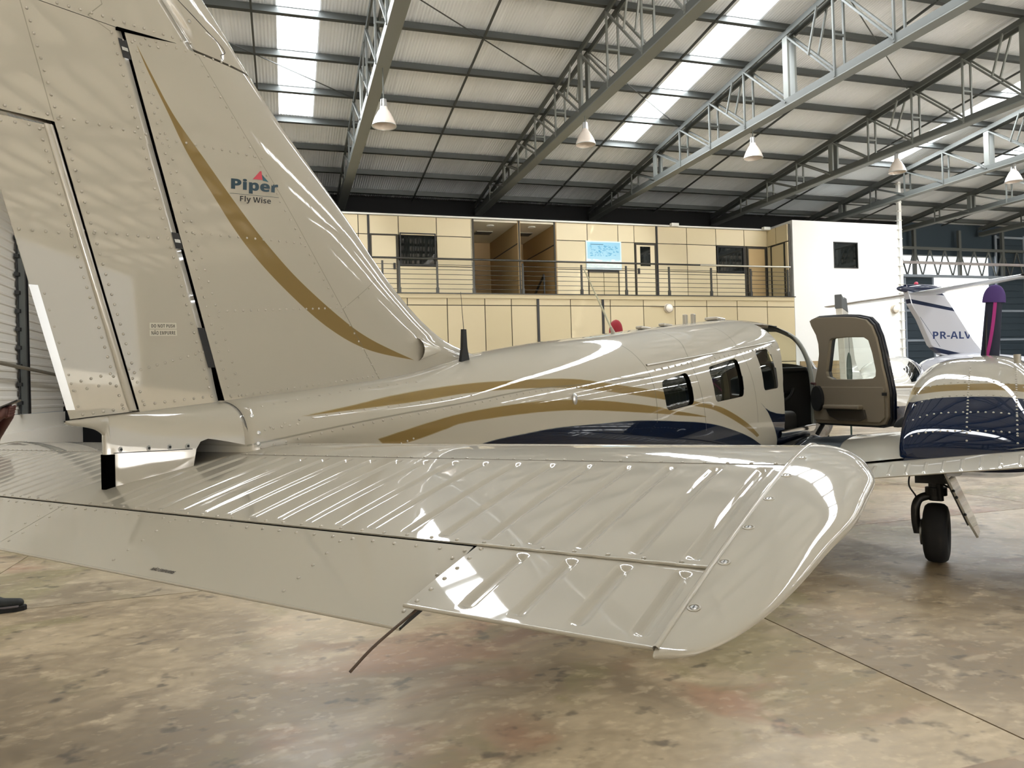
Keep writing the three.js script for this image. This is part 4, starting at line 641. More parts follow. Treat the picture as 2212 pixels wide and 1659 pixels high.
  for (const sd of [1, -1]) { for (let v = 0.22; v < 1.87; v += 0.047) put(0.16, sd * v); for (let v = 0.1; v < 1.87; v += 0.06) put(-0.277, sd * v); for (let k = 0; k < 6; k++) { put(-0.3 - 0.034 * k, sd * 1.49); } }
  rivets(tail, list, 0.0032);
  mesh('spar_seam', tubeg(Array.from({ length: 3 }, (_, k) => V(0.154, half(0.154) + 0.0002, lerp(0.2, VR, k / 2))), 0.0011, 4, 5), std('#6a665c', 0.6), tail); mesh('spar_seam', tubeg(Array.from({ length: 3 }, (_, k) => V(0.154, half(0.154) + 0.0002, -lerp(0.2, VR, k / 2))), 0.0011, 4, 5), std('#6a665c', 0.6), tail);
  for (const sd of [1, -1]) mesh('rear_seam', tubeg(Array.from({ length: 14 }, (_, k) => V(-0.289, half(-0.289) + 0.0016 + 0.0008 * (k % 2), sd * lerp(VN, VR, k / 13))), 0.003, 40, 6), M.white, tail);
  const wick = mesh('static_wick', tubeg([V(-0.468, -0.004, 1.497), V(-0.5, -0.012, 1.49), V(-0.56, -0.03, 1.474), V(-0.6, -0.046, 1.466)], 0.0022, 16, 6), std('#3a2a1c', 0.7), tail);
}

// ---------------------------------------------------------------- wings, nacelles, propellers, landing gear
{
  const wLE = table([0.3, 0.62, 1.0, 1.45, 1.6, 2.4, 5.93], [6.55, 6.5, 6.25, 5.97, 5.94, 5.94, 5.94]), BK = 0.01567; let sideNow = 1; const base = (v) => 0.545 + (0.105 + sideNow * BK) * v, TEu = 4.33;
  const surf = (u, v, top) => { const le = wLE(v), c = le - TEu, x = clamp((le - u) / c), t = 0.15 * 1.61 / c, yt = 5 * t * c * (0.2969 * Math.sqrt(x) - 0.126 * x - 0.3516 * x * x + 0.2843 * x ** 3 - 0.1036 * x ** 4), cam = 0.06 * (x < 0.4 ? 1 - ((0.4 - x) / 0.4) ** 2 : 1 - ((x - 0.4) / 0.6) ** 2); return base(v) + 0.1 * (1 - x) + cam + (top ? yt : -yt * 0.8); };
  for (const sd of [1, -1]) {
    sideNow = sd; const wing = part('wing', plane);
    const block = (v0, v1, te, nv) => gridg(nv, 71, (i, j) => { const v = lerp(v0, v1, i / nv), top = j <= 35, t = top ? j / 35 : (71 - j) / 35, le = wLE(v), u = lerp(te, le, 1 - (1 - t) * (1 - t)); return [u, surf(u, v, top), sd * v]; }, { flip: sd < 0 });
    const tip = gridg(8, 71, (i, j) => { const t8 = i / 8, r = Math.sin(t8 * Math.PI / 2), top = j <= 35, t = top ? j / 35 : (71 - j) / 35, v = 5.75 + 0.18 * r, le = lerp(5.94, 5.6, r * r), te = lerp(TEu, 4.6, r * r), u = lerp(te, le, 1 - (1 - t) * (1 - t)), k = Math.sqrt(1 - r * r), m = surf(u, 5.75, true) * 0.5 + surf(u, 5.75, false) * 0.5; return [u, m + (surf(u, 5.75, top) - m) * k, sd * v]; }, { flip: sd < 0 });
    const webg = (v0, v1, u) => gridg(1, 1, (i, j) => { const v = i ? v1 : v0; return [u, surf(u, v, !!j), sd * v]; });
    mesh('wing_skin', mergeGeometries([block(0.3, 0.75, TEu, 6), block(0.75, 5.6, 4.63, 50), block(5.6, 5.75, TEu, 2), tip, webg(0.75, 5.6, 4.632)]), M.white, wing);
    const beadRow = (v0, v1, step) => { const out = []; for (let v = v0 + 0.07; v < v1; v += step) out.push(v); return out; };
    const control = (name, v0, v1, drop) => {
      const bs = beadRow(v0, v1, 0.108), vs = [v0, v1]; for (const b of bs) for (const o of [-0.015, -0.01, -0.005, 0, 0.005, 0.01, 0.015]) vs.push(b + o); vs.sort((p, q) => p - q);
      const n = 22, bump = (u, v) => { for (const b of bs) if (Math.abs(v - b) < 0.015) return 0.005 * (0.5 + 0.5 * Math.cos(Math.PI * (v - b) / 0.015)) * smooth(4.345, 4.36, u) * (1 - smooth(4.54, 4.556, u)); return 0; };
      const y = (u, v, top) => { const t = (4.618 - u) / (4.618 - TEu); return lerp(surf(4.62, v, true) - 0.012, base(v) + 0.006, t) + (top ? bump(u, v) : -lerp(0.075, 0.008, Math.pow(t, 0.8))) - drop * t; };
      const f = part(name, wing);
      mesh('skin', mergeGeometries([gridg(vs.length - 1, 2 * n + 1, (i, j) => { const top = j <= n, t = top ? j / n : (2 * n + 1 - j) / n, u = lerp(TEu, 4.618, t); return [u, y(u, vs[i], top), sd * vs[i]]; }, { flip: sd < 0 }), gridg(1, 1, (i, j) => { const v = i ? v1 : v0; return [4.618, y(4.618, v, !!j), sd * v]; })]), M.white, f);
      mesh('trailing_lip', tubeg([V(TEu, y(TEu, v0, true) - 0.003, sd * v0), V(TEu, y(TEu, v1, true) - 0.003, sd * v1)], 0.006, 4, 8), M.white, f);
      mesh('slot_shadow', gridg(1, 1, (i, j) => { const v = i ? v1 : v0; return [4.6245, surf(4.62, v, true) - (j ? 0.004 : 0.05), sd * v]; }), M.gap, f);
    };
    control('flap', 0.76, 3.2, 0.0); control('aileron', 3.23, 5.58, 0);
    mesh('walkway', gridg(16, 8, (i, j) => { const t = j / 8, u = lerp(4.66, 5.95, i / 16), v = lerp(0.6, 1.12 - 0.1 * Math.sin(i / 16 * Math.PI), t); return [u, surf(u, v, true) + 0.003, sd * v]; }, { flip: sd > 0 }), std('#0d1a24', 0.55), wing);
    const bl = tubeg(Array.from({ length: 10 }, (_, k) => { const u = lerp(4.4, 6.2, k / 9); return V(u, surf(u, 0.63, true) + 0.0, sd * 0.63); }), 0.03, 20, 8); mesh('root_fairing', bl, M.navy, wing);

    // nacelle with stripe bands
    const nac = part('nacelle', plane), zc = 1.95; nac.position.y = sd * BK * zc;
    const T = table([4.62, 4.72, 4.9, 5.2, 5.5, 5.9, 6.3, 6.7, 6.93, 7.0], [0.86, 1.02, 1.18, 1.36, 1.47, 1.535, 1.55, 1.52, 1.45, 1.38]), B = table([4.62, 5.2, 6.7, 7.0], [0.72, 0.62, 0.72, 0.92]), H = table([4.62, 4.68, 4.8, 5.0, 5.5, 6.4, 6.8, 7.0], [0.4, 0.44, 0.452, 0.462, 0.48, 0.48, 0.44, 0.32]);
    const nacTex = canvasTex(1024, 512, (c, w, h) => {
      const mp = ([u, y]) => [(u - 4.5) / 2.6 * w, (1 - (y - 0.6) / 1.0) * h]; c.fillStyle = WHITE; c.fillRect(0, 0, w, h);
      const band = (col, a, b) => { c.fillStyle = col; c.beginPath(); [...spl(c, a, mp), ...spl(c, b, mp).reverse()].forEach((q, k) => (k ? c.lineTo(q.x, q.y) : c.moveTo(q.x, q.y))); c.fill(); };
      band(GOLD, [[4.4, 1.265], [4.7, 1.278], [5.0, 1.302], [5.4, 1.352], [6, 1.39], [7.2, 1.45]], [[4.4, 1.225], [4.7, 1.24], [5.0, 1.266], [5.4, 1.315], [6, 1.35], [7.2, 1.4]]);
      band('#03122b', [[4.4, 1.18], [4.7, 1.195], [5.0, 1.228], [5.4, 1.27], [6, 1.3], [7.2, 1.34]], [[4.4, 0.5], [4.7, 0.5], [5, 0.5], [5.3, 0.5], [6, 0.5], [7.2, 0.5]]);
    });
    const nm = gloss('#ffffff', { map: nacTex, specularIntensity: 0.05, clearcoat: 0.9 });
    const ng = gridg(62, 64, (i, j) => { const a = -j / 64 * 2 * Math.PI - Math.PI / 2, q = (x) => Math.sign(x) * Math.pow(Math.abs(x), 2 / 2.9); let u, k = 1; if (i === 0) { u = 4.62; k = 0; } else if (i === 62) { u = 7.0; k = 0; } else u = lerp(4.62, 7.0, (i - 1) / 60); const t = T(u), b = B(u), m = lerp(b, t, 0.42), s = Math.sin(a), y = m + (s > 0 ? t - m : m - b) * q(s) * k; return [u, y, sd * (zc + H(u) * q(Math.cos(a)) * k), (u - 4.5) / 2.6, (y + 0.085 * Math.pow(Math.abs(q(Math.cos(a))), 3) - 0.6) / 1.0]; }, { wrap: true, flip: sd < 0 });
    mesh('cowl', ng, nm, nac);
    const nlist = []; const deck = (u, z) => { const q = clamp(Math.abs(z - zc) / H(u)), t = T(u), m = lerp(B(u), t, 0.42); return m + (t - m) * Math.pow(1 - Math.pow(q, 2.9), 1 / 2.9); };
    const putN = (u, z) => { const e = 0.01, n = V(-(deck(u + e, z) - deck(u - e, z)) / 0.02, 1, -(deck(u, z + e) - deck(u, z - e)) / 0.02).normalize(); nlist.push([V(u, deck(u, z), sd * z), V(n.x, n.y, sd * n.z)]); };
    for (let k = 0; k < 26; k++) putN(lerp(4.66, 5.4, k / 25), zc - 0.02); for (let k = 0; k < 26; k++) putN(lerp(4.66, 5.4, k / 25), zc + 0.27);
    for (const u of [4.7, 4.82, 4.98, 5.14]) for (let k = 0; k < 17; k++) putN(u, lerp(zc - 0.36, zc + 0.36, k / 16));
    rivets(nac, nlist, 0.006, M.white);
    mesh('cowl_vent', gridg(8, 4, (i, j) => { const u = lerp(5.75, 5.95, i / 8), z = lerp(zc - 0.26, zc - 0.02, j / 4); return [u, deck(u, z) + 0.004 + 0.03 * (i / 8) * 0, sd * z]; }, { flip: sd > 0 }), std('#9a9aa6', 0.35), nac);
    mesh('oil_access', rodg(V(5.5, 1.46, sd * (zc + 0.28)), V(5.5, 1.53, sd * (zc + 0.28)), 0.025), M.white, nac);
    const prop = part('propeller', plane); prop.position.set(7.05, (sd > 0 ? 1.3006 : 1.27), sd > 0 ? 1.985 : -1.93); prop.rotation.x = sd > 0 ? 5 * rad : 1 * rad;
    mesh('spinner', new THREE.LatheGeometry([[0.17, 0], [0.165, 0.06], [0.14, 0.16], [0.08, 0.27], [0.001, 0.32]].map((p) => new THREE.Vector2(...p)), 28).rotateZ(-Math.PI / 2), M.white, prop);
    mesh('back_plate', new THREE.CylinderGeometry(0.17, 0.17, 0.02, 28).rotateZ(Math.PI / 2), M.bare, prop);
    for (const k of [0, 1, 2]) { const b = gridg(24, 12, (i, j) => { const r = lerp(0.1, 0.9, i / 24), tw = lerp(55, 18, i / 24) * rad, c = 0.062 * Math.min(1, Math.sqrt(Math.max(0, (0.905 - r) / 0.1))) * (0.75 + 0.25 * Math.sin(i / 24 * Math.PI)), a = j / 12 * 2 * Math.PI, x = c * Math.cos(a), y = 0.011 * (1 - i / 30) * Math.sin(a); return [x * Math.sin(tw) - y * Math.cos(tw), r, x * Math.cos(tw) + y * Math.sin(tw)]; }, { wrap: true }); b.rotateX(k * 2 * Math.PI / 3); mesh('blade', b, M.black, prop); }

    // main landing gear
    const gear = part('main_gear', plane); gear.position.set(GX, 0, sd * 1.69); gear.scale.z = sd;
    const tyre = [[0.075, 0.045], [0.085, 0.07], [0.12, 0.08], [0.17, 0.082], [0.2, 0.074], [0.217, 0.055], [0.2225, 0.03], [0.2235, 0]]; const lp = [...tyre, ...tyre.slice(0, -1).reverse().map(([r, x]) => [r, -x])].map(([r, x]) => new THREE.Vector2(r, x));
    mesh('tyre', new THREE.LatheGeometry(lp, 40).rotateX(Math.PI / 2).translate(0, 0.2225, 0), M.rubber, gear);
    mesh('wheel_rim', new THREE.LatheGeometry([[0.02, 0.05], [0.05, 0.055], [0.09, 0.04], [0.1, 0.06], [0.105, 0.03], [0.105, -0.03], [0.1, -0.06], [0.09, -0.04], [0.02, -0.05]].map((p) => new THREE.Vector2(...p)), 30).rotateX(Math.PI / 2).translate(0, 0.2225, 0), std('#8e9193', 0.4, 0.7), gear);
    mesh('brake_disc', new THREE.CylinderGeometry(0.1, 0.1, 0.012, 28).rotateX(Math.PI / 2).translate(0, 0.2225, -0.1), M.metal, gear);
    mesh('trailing_fork', tubeg([V(0.06, 0.5, -0.03), V(0.03, 0.47, -0.11), V(0.01, 0.42, -0.135), V(0, 0.3, -0.138), V(0, 0.21, -0.125)], 0.032, 20, 10), M.dark, gear);
    mesh('axle', rodg(V(0, 0.2225, -0.14), V(0, 0.2225, 0.06), 0.02), M.metal, gear);
    mesh('strut', rodg(V(0.05, 0.46, 0), V(0.05, 0.86, 0), 0.05, 0.055, 14), M.dark, gear); mesh('strut_collar', rodg(V(0.05, 0.5, 0), V(0.05, 0.56, 0), 0.075, 0.075, 16), M.black, gear);
    mesh('drag_brace', rodg(V(0.05, 0.6, -0.02), V(0.35, 0.8, -0.06), 0.022), M.dark, gear); mesh('trunnion', boxg(-0.06, 0.16, 0.6, 0.76, -0.13, 0.1), M.black, gear);
    mesh('oleo_link', rodg(V(-0.03, 0.47, 0.04), V(-0.05, 0.6, 0.03), 0.018), M.black, gear);
    mesh('brake_hose', tubeg([V(-0.02, 0.7, -0.16), V(-0.06, 0.58, -0.17), V(-0.04, 0.5, -0.13), V(0, 0.46, -0.13)], 0.006, 20, 6), M.black, gear);
    mesh('door_link', rodg(V(0, 0.6, 0.03), V(0, 0.56, 0.11), 0.008), M.black, gear);
    const gd = part('gear_door', gear); gd.position.set(-0.02, 0.68, 0.075); gd.rotation.x = -22 * rad;
    mesh('door_skin', shapeg([[-0.2, 0.02], [0.24, 0.02], [0.22, -0.4], [0.1, -0.485], [-0.12, -0.485], [-0.2, -0.36]], 0.01, { bevel: 0.003 }).translate(0, 0, 0.008), M.white, gd);
    mesh('door_stiffener', boxg(-0.19, 0.2, -0.38, -0.02, -0.006, 0.005), M.dark, gd);
    for (const y of [-0.12, -0.17, -0.3]) mesh('fastener', new THREE.SphereGeometry(0.011, 8, 6).translate(-0.205, y, 0.015), M.dark, gd);
  }
  // nose gear, mostly hidden
  const ng = part('nose_gear', plane); ng.position.set(GX + 2.13, 0.007, 0);
  mesh('tyre', new THREE.TorusGeometry(0.14, 0.065, 14, 32).translate(0, 0.205, 0), M.rubber, ng); mesh('wheel_hub', new THREE.CylinderGeometry(0.09, 0.09, 0.08, 20).rotateX(Math.PI / 2).translate(0, 0.205, 0), M.metal, ng);
  for (const z of [0.085, -0.085]) mesh('fork', rodg(V(0, 0.205, z), V(0.02, 0.45, z * 0.7), 0.018), M.dark, ng); mesh('strut', rodg(V(0.02, 0.43, 0), V(0.06, 0.78, 0), 0.05), M.dark, ng); mesh('fork_crown', boxg(-0.05, 0.07, 0.42, 0.47, -0.08, 0.08), M.dark, ng);

  // open cabin door, hinged at its front edge and swung out
  const door = part('cabin_door', plane); door.position.set(5.99, 0.014, 0.655); door.quaternion.setFromRotationMatrix(new THREE.Matrix4().makeBasis(V(-0.62834, 0, 0.77794), V(0, 1, 0), V(-0.77794, 0, -0.62834)));
  const outline = [[0.03, 0.985], [0.8, 0.985], [0.88, 1.0], [0.918, 1.06], [0.922, 1.26], [0.9, 1.38], [0.872, 1.49], [0.845, 1.62], [0.808, 1.75], [0.76, 1.85], [0.694, 1.91], [0.56, 1.945], [0.42, 1.962], [0.25, 1.975], [0.06, 1.985], [-0.03, 1.965], [-0.01, 1.92], [0.05, 1.83], [0.078, 1.74], [0.08, 1.64], [0.05, 1.5], [0.02, 1.4], [0.0, 1.3], [-0.005, 1.1], [0.0, 1.02]];
  const hole = [[0.27, 1.768], [0.45, 1.768], [0.66, 1.752], [0.715, 1.72], [0.755, 1.61], [0.79, 1.46], [0.785, 1.41], [0.75, 1.388], [0.5, 1.385], [0.26, 1.394], [0.195, 1.42], [0.18, 1.47], [0.205, 1.58], [0.228, 1.7], [0.24, 1.752]];
  const inset = (p, k) => { const cx = 0.45, cy = 1.48; return p.map(([x, y]) => { const d = Math.hypot(x - cx, y - cy); return [x - (x - cx) / d * k, y - (y - cy) / d * k]; }); };
  mesh('door_skin', shapeg(outline, 0.02, { holes: [inset(hole, -0.012)], bevel: 0.006 }).translate(0, 0, -0.05), M.navy, door);
  mesh('door_seal', shapeg(inset(outline, 0.008), 0.02, { holes: [hole], bevel: 0.004 }).translate(0, 0, -0.026), std('#0d1016', 0.5), door);
  mesh('door_trim', shapeg(inset(outline, 0.024), 0.02, { holes: [hole], bevel: 0.006 }).translate(0, 0, -0.006), M.trim, door);
  mesh('lower_panel', shapeg([[0.04, 1.03], [0.82, 1.03], [0.872, 1.07], [0.872, 1.29], [0.86, 1.315], [0.16, 1.325], [0.04, 1.33]], 0.012, { bevel: 0.005 }).translate(0, 0, 0.012), M.trim, door);
  mesh('door_window', shapeg(inset(hole, -0.004), 0.004).translate(0, 0, -0.04), M.clear, door);
  mesh('speaker', new THREE.CylinderGeometry(0.105, 0.11, 0.03, 32).rotateX(Math.PI / 2).scale(0.72, 1.08, 1).translate(0.085, 1.225, 0.04), M.black, door);
  mesh('armrest', new RoundedBoxGeometry(0.44, 0.04, 0.07, 3, 0.015).translate(0.42, 1.15, 0.05), M.trim, door);
  mesh('map_pocket', shapeg([[0.2, 1.125], [0.66, 1.125], [0.68, 1.06], [0.6, 1.035], [0.34, 1.035], [0.24, 1.07]], 0.02, { bevel: 0.004 }).translate(0, 0, 0.018), std('#3a352d', 0.85), door);
  mesh('latch', boxg(0.855, 0.9, 1.25, 1.275, 0.01, 0.03), M.black, door);
  mesh('door_strut', rodg(V(0.0, 1.365, 0.03), V(0.07, 1.36, 0.05), 0.012), std('#3a0f10', 0.6), door);
  mesh('door_hinge', mergeGeometries([boxg(-0.03, 0.01, 0.99, 1.03, -0.06, 0), boxg(-0.03, 0.01, 1.3, 1.36, -0.06, 0)]), M.bare, door);
}
// covers slipped over the raised propeller blades
for (const [sd, label] of [[1, 'navy propeller blade cover with pink stripe and cap coloured purple by painted glare, upright behind the near engine'], [-1, 'red capped propeller blade cover peeping over the cabin roof']]) {
  const c = thing('propeller_cover', label, 'propeller cover', 'covers on the upright propeller blades'); c.applyMatrix4(AX);
  const h = new THREE.Group(); const place = new THREE.Matrix4().makeRotationX(sd > 0 ? 5 * rad : 1 * rad).setPosition(7.05, sd > 0 ? 1.3006 : 1.27, sd > 0 ? 1.985 : -1.93);
  const put = (name, g, m) => { g.applyMatrix4(place); return mesh(name, g, m, c); };
  const tube = (y0, y1, w0, w1, d, round) => gridg(16, 24, (i, j) => { const t = i / 16, a = j / 24 * 2 * Math.PI; let w = lerp(w0, w1, t), dd = d; if (round) { const k = Math.sqrt(Math.max(0, 1 - Math.pow(t, 2.4))); w = w0 * k; dd = d * k; } return [dd * Math.cos(a), lerp(y0, y1, t), w * Math.sin(a)]; }, { wrap: true, flip: true });
  put('sleeve', tube(0.12, 0.84, 0.078, 0.066, 0.035), sd > 0 ? M.cover : M.cover);
  put('cap', tube(0.8, 0.972, 0.094, 0.094, 0.045, true), sd > 0 ? std('#3d2566', 0.7) : M.red);  // purple of the near cap is glare put into its colour
  put('stripe', gridg(20, 3, (i, j) => { const y = lerp(0.2, 0.82, i / 20), zc = 0.012 - 0.05 * Math.pow(1 - i / 20, 2.2), z = zc + (j / 3 - 0.5) * 0.028; return [-0.036 * Math.sqrt(1 - Math.min(0.9, (z / 0.078) ** 2)) - 0.002, y, z]; }), std('#9a1f74', 0.6));
}

// ---------------------------------------------------------------- other aircraft parked beyond
{ // T-tailed aeroplane by the open door, nose towards +x; its tail is what shows
  const t = thing('airplane', 'pale grey aeroplane with a high T-tail and lettered fin by the bright door', 'aeroplane');
  t.position.set(14.7, 0, -14.6);
  const P = gloss('#b9bcc6'), blue = gloss('#16213f');
  const tex = canvasTex(1024, 768, (c, w, h) => {
    const mp = ([x, y]) => [x / 2.8 * w, (1 - (y - 1.6) / 2.1) * h]; c.fillStyle = '#b9bcc6'; c.fillRect(0, 0, w, h);
    const poly = (col, p) => { c.fillStyle = col; c.beginPath(); p.map(mp).forEach((q, k) => (k ? c.lineTo(...q) : c.moveTo(...q))); c.fill(); };
    poly('#16213f', [[0, 3.75], [1.4, 3.6], [1.4, 3.42], [0.3, 3.5], [0, 3.55]]); poly('#16213f', [[0, 3.36], [1.9, 3.05], [1.9, 2.98], [0, 3.26]]); poly('#16213f', [[0.5, 2.2], [2.8, 1.75], [2.8, 1.6], [0.5, 2.04]]); poly('#d5d7de', [[0.5, 2.08], [2.8, 1.66], [2.8, 1.62], [0.5, 2.02]]);
    c.strokeStyle = '#3b4256'; c.lineWidth = 4; c.beginPath(); c.moveTo(...mp([0.43, 2.89])); c.lineTo(...mp([1.03, 2.14])); c.stroke();
    c.fillStyle = '#2b3a63'; c.font = 'bold 120px sans-serif'; c.textAlign = 'left'; c.textBaseline = 'alphabetic'; const q = mp([0.78, 2.34]); const s = (1.28 / 2.8 * w) / c.measureText('PR-ALV').width; c.save(); c.translate(...q); c.scale(s, 0.78); c.fillText('PR-ALV', 0, 0); c.restore();
  });
  const pts = [[0.2, 3.2], [0.45, 2.85], [0.78, 2.2], [1.1, 1.95], [2.6, 1.75], [2.42, 1.98], [2.1, 2.3], [1.23, 3.42], [1.02, 3.56], [0.5, 3.68], [0.05, 3.68]];
  const fin = shapeg(pts, 0.12, { bevel: 0.02 }); fin.translate(0, 0, -0.06);
  { const p = fin.attributes.position, uv = fin.attributes.uv; for (let k = 0; k < p.count; k++) uv.setXY(k, p.getX(k) / 2.8, (p.getY(k) - 1.6) / 2.1); }
  mesh('fin', fin, gloss('#ffffff', { map: tex }), t);
  for (const sd of [1, -1]) mesh('tailplane', gridg(12, 31, (i, j) => { const k = i / 12, top = j <= 15, s = top ? j / 15 : (31 - j) / 15, c = lerp(1.0, 0.55, k), x = lerp(0.1, 0.12, k) + c * s, y = 3.47 + k * 0.02 + (top ? 1 : -1) * 0.05 * lerp(1, 0.6, k) * Math.sin(Math.PI * Math.pow(s, 0.7)); return [x, y, sd * lerp(0.05, 2.95, k)]; }, { flip: sd < 0 }), sd > 0 ? M.bare : P, t);
  mesh('bullet_fairing', new THREE.SphereGeometry(1, 20, 14).scale(0.75, 0.12, 0.11).translate(0.55, 3.6, 0), blue, t);
  mesh('tail_rod', rodg(V(-0.05, 3.66, 0), V(0.5, 3.69, 0), 0.02), M.bare, t); mesh('beacon', new THREE.SphereGeometry(0.05, 12, 8).translate(0.42, 3.73, 0), std('#d8506a', 0.4), t);
  mesh('fuselage', gridg(40, 32, (i, j) => { const k = i / 40, a = -j / 32 * 2 * Math.PI, x = lerp(0.5, 9.5, k), r = 0.75 * Math.pow(Math.sin(Math.PI * clamp(0.06 + 0.9 * Math.pow(k, 0.75))), 0.6); return [x, 1.1 + 0.35 * (1 - smooth(0, 0.5, k)) + r * 0.95 * Math.sin(a), r * Math.cos(a) * (i === 0 || i === 40 ? 0.05 : 1)]; }, { wrap: true }), P, t);
  for (const sd of [1, -1]) mesh('wing', gridg(14, 31, (i, j) => { const k = i / 14, top = j <= 15, s = top ? j / 15 : (31 - j) / 15, c = lerp(1.9, 1.0, k); return [lerp(4.2, 4.6, k) + c * s, 0.85 + k * 0.35 + (top ? 1 : -1) * 0.11 * lerp(1, 0.6, k) * Math.sin(Math.PI * Math.pow(s, 0.7)), sd * lerp(0.3, 5.5, k)]; }, { flip: sd < 0 }), P, t);
  for (const [x, z] of [[4.9, 1.5], [4.9, -1.5], [8.6, 0]]) { const g = part('landing_gear', t); mesh('tyre', new THREE.TorusGeometry(0.18, 0.07, 12, 28).translate(x, 0.25, z), M.rubber, g); mesh('strut', rodg(V(x, 0.25, z), V(x, 0.9, z), 0.04), M.metal, g); }
  for (let k = 0; k < 4; k++) mesh('window', new THREE.CylinderGeometry(0.16, 0.16, 0.03, 20).rotateX(Math.PI / 2 - 0.3).translate(4.2 + k * 0.9, 1.4, 0.66), M.glassDark, t);
}
{ // small low-wing aeroplane parked alongside, behind the open cabin door
  const t = thing('airplane', 'small white low-wing aeroplane behind the open cabin door, lettering on its side', 'aeroplane');
  t.position.set(8.66, -0.05, -9.85); t.rotation.y = 36 * rad;
  const P = gloss('#d9d8d2');
  const top = table([-0.3, 0.6, 1.5, 2.6, 3.4, 4.2, 5.0, 5.5, 6.4, 7.0], [1.42, 1.45, 1.48, 1.56, 1.8, 1.9, 1.8, 1.5, 1.38, 1.1]), bot = table([-0.3, 1.5, 3.4, 5.5, 6.6, 7.0], [1.25, 0.85, 0.55, 0.55, 0.68, 0.95]), hw = table([-0.3, 1.5, 3.4, 5.2, 6.5, 7.0], [0.05, 0.33, 0.57, 0.56, 0.42, 0.12]);
  const tex = canvasTex(2048, 512, (c, w, h) => {
    const mp = ([x, y]) => [(x + 0.4) / 7.6 * w, (1 - (y - 0.5) / 1.5) * h]; c.fillStyle = '#d9d8d2'; c.fillRect(0, 0, w, h);
    c.fillStyle = '#101f3c'; c.beginPath(); [[-0.4, 0.98], [2.6, 0.92], [4, 0.8], [7.2, 0.78], [7.2, 0.5], [-0.4, 0.5]].map(mp).forEach((q, k) => (k ? c.lineTo(...q) : c.moveTo(...q))); c.fill();
    c.fillStyle = '#2a2a2a'; c.font = 'bold 96px sans-serif'; c.textAlign = 'left'; const q = mp([2.75, 0.98]); const s = (1.5 / 7.6 * w) / c.measureText('PR-VI').width; c.save(); c.translate(...q); c.scale(s, 1.0); c.fillText('PR-VI', 0, 0); c.restore();
    c.strokeStyle = '#84847e'; c.lineWidth = 2; for (const y of [1.22, 1.3]) { c.beginPath(); c.moveTo(...mp([0, y])); c.lineTo(...mp([5, y - 0.02])); c.stroke(); }
  });
  mesh('fuselage', gridg(60, 40, (i, j) => { const k = i / 60, a = -j / 40 * 2 * Math.PI - Math.PI / 2, x = lerp(-0.3, 7, k), s = Math.sin(a), c = Math.cos(a), q = (v) => Math.sign(v) * Math.pow(Math.abs(v), 0.8), m = lerp(bot(x), top(x), 0.5), e = i === 60 || i === 0 ? 0.02 : 1; return [x, m + (s > 0 ? top(x) - m : m - bot(x)) * q(s) * e, hw(x) * q(c) * e, (x + 0.4) / 7.6, (m + (s > 0 ? top(x) - m : m - bot(x)) * q(s) - 0.5) / 1.5]; }, { wrap: true }), gloss('#ffffff', { map: tex }), t);
  mesh('fin', shapeg([[0.0, 1.36], [-0.19, 2.77], [-0.05, 2.76], [0.09, 2.74], [0.46, 2.11], [0.6, 1.78], [0.85, 1.6], [1.3, 1.42]], 0.07, { bevel: 0.015 }).translate(0, 0, -0.035), P, t);
  mesh('rudder_joint', boxg(0.2, 0.215, 1.45, 2.4, 0.05, 0.053).translate(0, 0, 0).rotateZ(0.0), M.dark, t);
  mesh('fin_cap', shapeg([[-0.2, 2.6], [-0.205, 2.8], [-0.06, 2.74], [-0.02, 2.77], [0.12, 2.76], [0.2, 2.55]], 0.09, { bevel: 0.01 }).translate(0, 0, -0.045), std('#55595c', 0.5), t);
  for (const sd of [1, -1]) {
    const side = (x, y) => { const m = lerp(bot(x), top(x), 0.5), e = clamp(Math.abs(y - m) / (top(x) - m)); return sd * (hw(x) * Math.pow(1 - Math.pow(e, 2.5), 0.4) + 0.006); };
    const pane = (q) => gridg(10, 8, (i, j) => { const a = i / 10, b = j / 8, x = lerp(lerp(q[0][0], q[1][0], a), lerp(q[3][0], q[2][0], a), b), y = lerp(lerp(q[0][1], q[1][1], a), lerp(q[3][1], q[2][1], a), b); return [x, y, side(x, y)]; }, { flip: sd > 0 });
    mesh('window', pane([[3.1, 1.62], [3.85, 1.78], [3.95, 1.4], [3.0, 1.36]]), M.glassDark, t); mesh('window', pane([[4.0, 1.78], [4.72, 1.74], [4.95, 1.42], [4.08, 1.4]]), M.glassDark, t); mesh('windshield', pane([[4.82, 1.74], [5.1, 1.68], [5.4, 1.48], [5.02, 1.42]]), M.glassDark, t);
    mesh('wing', gridg(14, 31, (i, j) => { const k = i / 14, tp = j <= 15, s = tp ? j / 15 : (31 - j) / 15, c = lerp(1.5, 1.2, k); return [lerp(3.7, 3.8, k) + c * s, 0.72 + k * 0.5 + (tp ? 1 : -1) * 0.1 * lerp(1, 0.7, k) * Math.sin(Math.PI * Math.pow(s, 0.7)), sd * lerp(0.4, 4.6, k)]; }, { flip: sd < 0 }), P, t);
    mesh('tailplane', gridg(10, 23, (i, j) => { const k = i / 10, tp = j <= 11, s = tp ? j / 11 : (23 - j) / 11; return [lerp(-0.1, 0, k) + lerp(0.75, 0.55, k) * s, 1.32 + (tp ? 1 : -1) * 0.035 * Math.sin(Math.PI * Math.pow(s, 0.7)), sd * lerp(0.04, 1.6, k)]; }, { flip: sd < 0 }), P, t);
  }
  for (const [x, z] of [[3.9, 1.3], [3.9, -1.3], [6.1, 0]]) { const g = part('landing_gear', t); mesh('tyre', new THREE.TorusGeometry(0.15, 0.06, 12, 28).translate(x, 0.21, z), M.rubber, g); mesh('strut', rodg(V(x, 0.21, z), V(x, 0.75, z), 0.035), M.metal, g); }
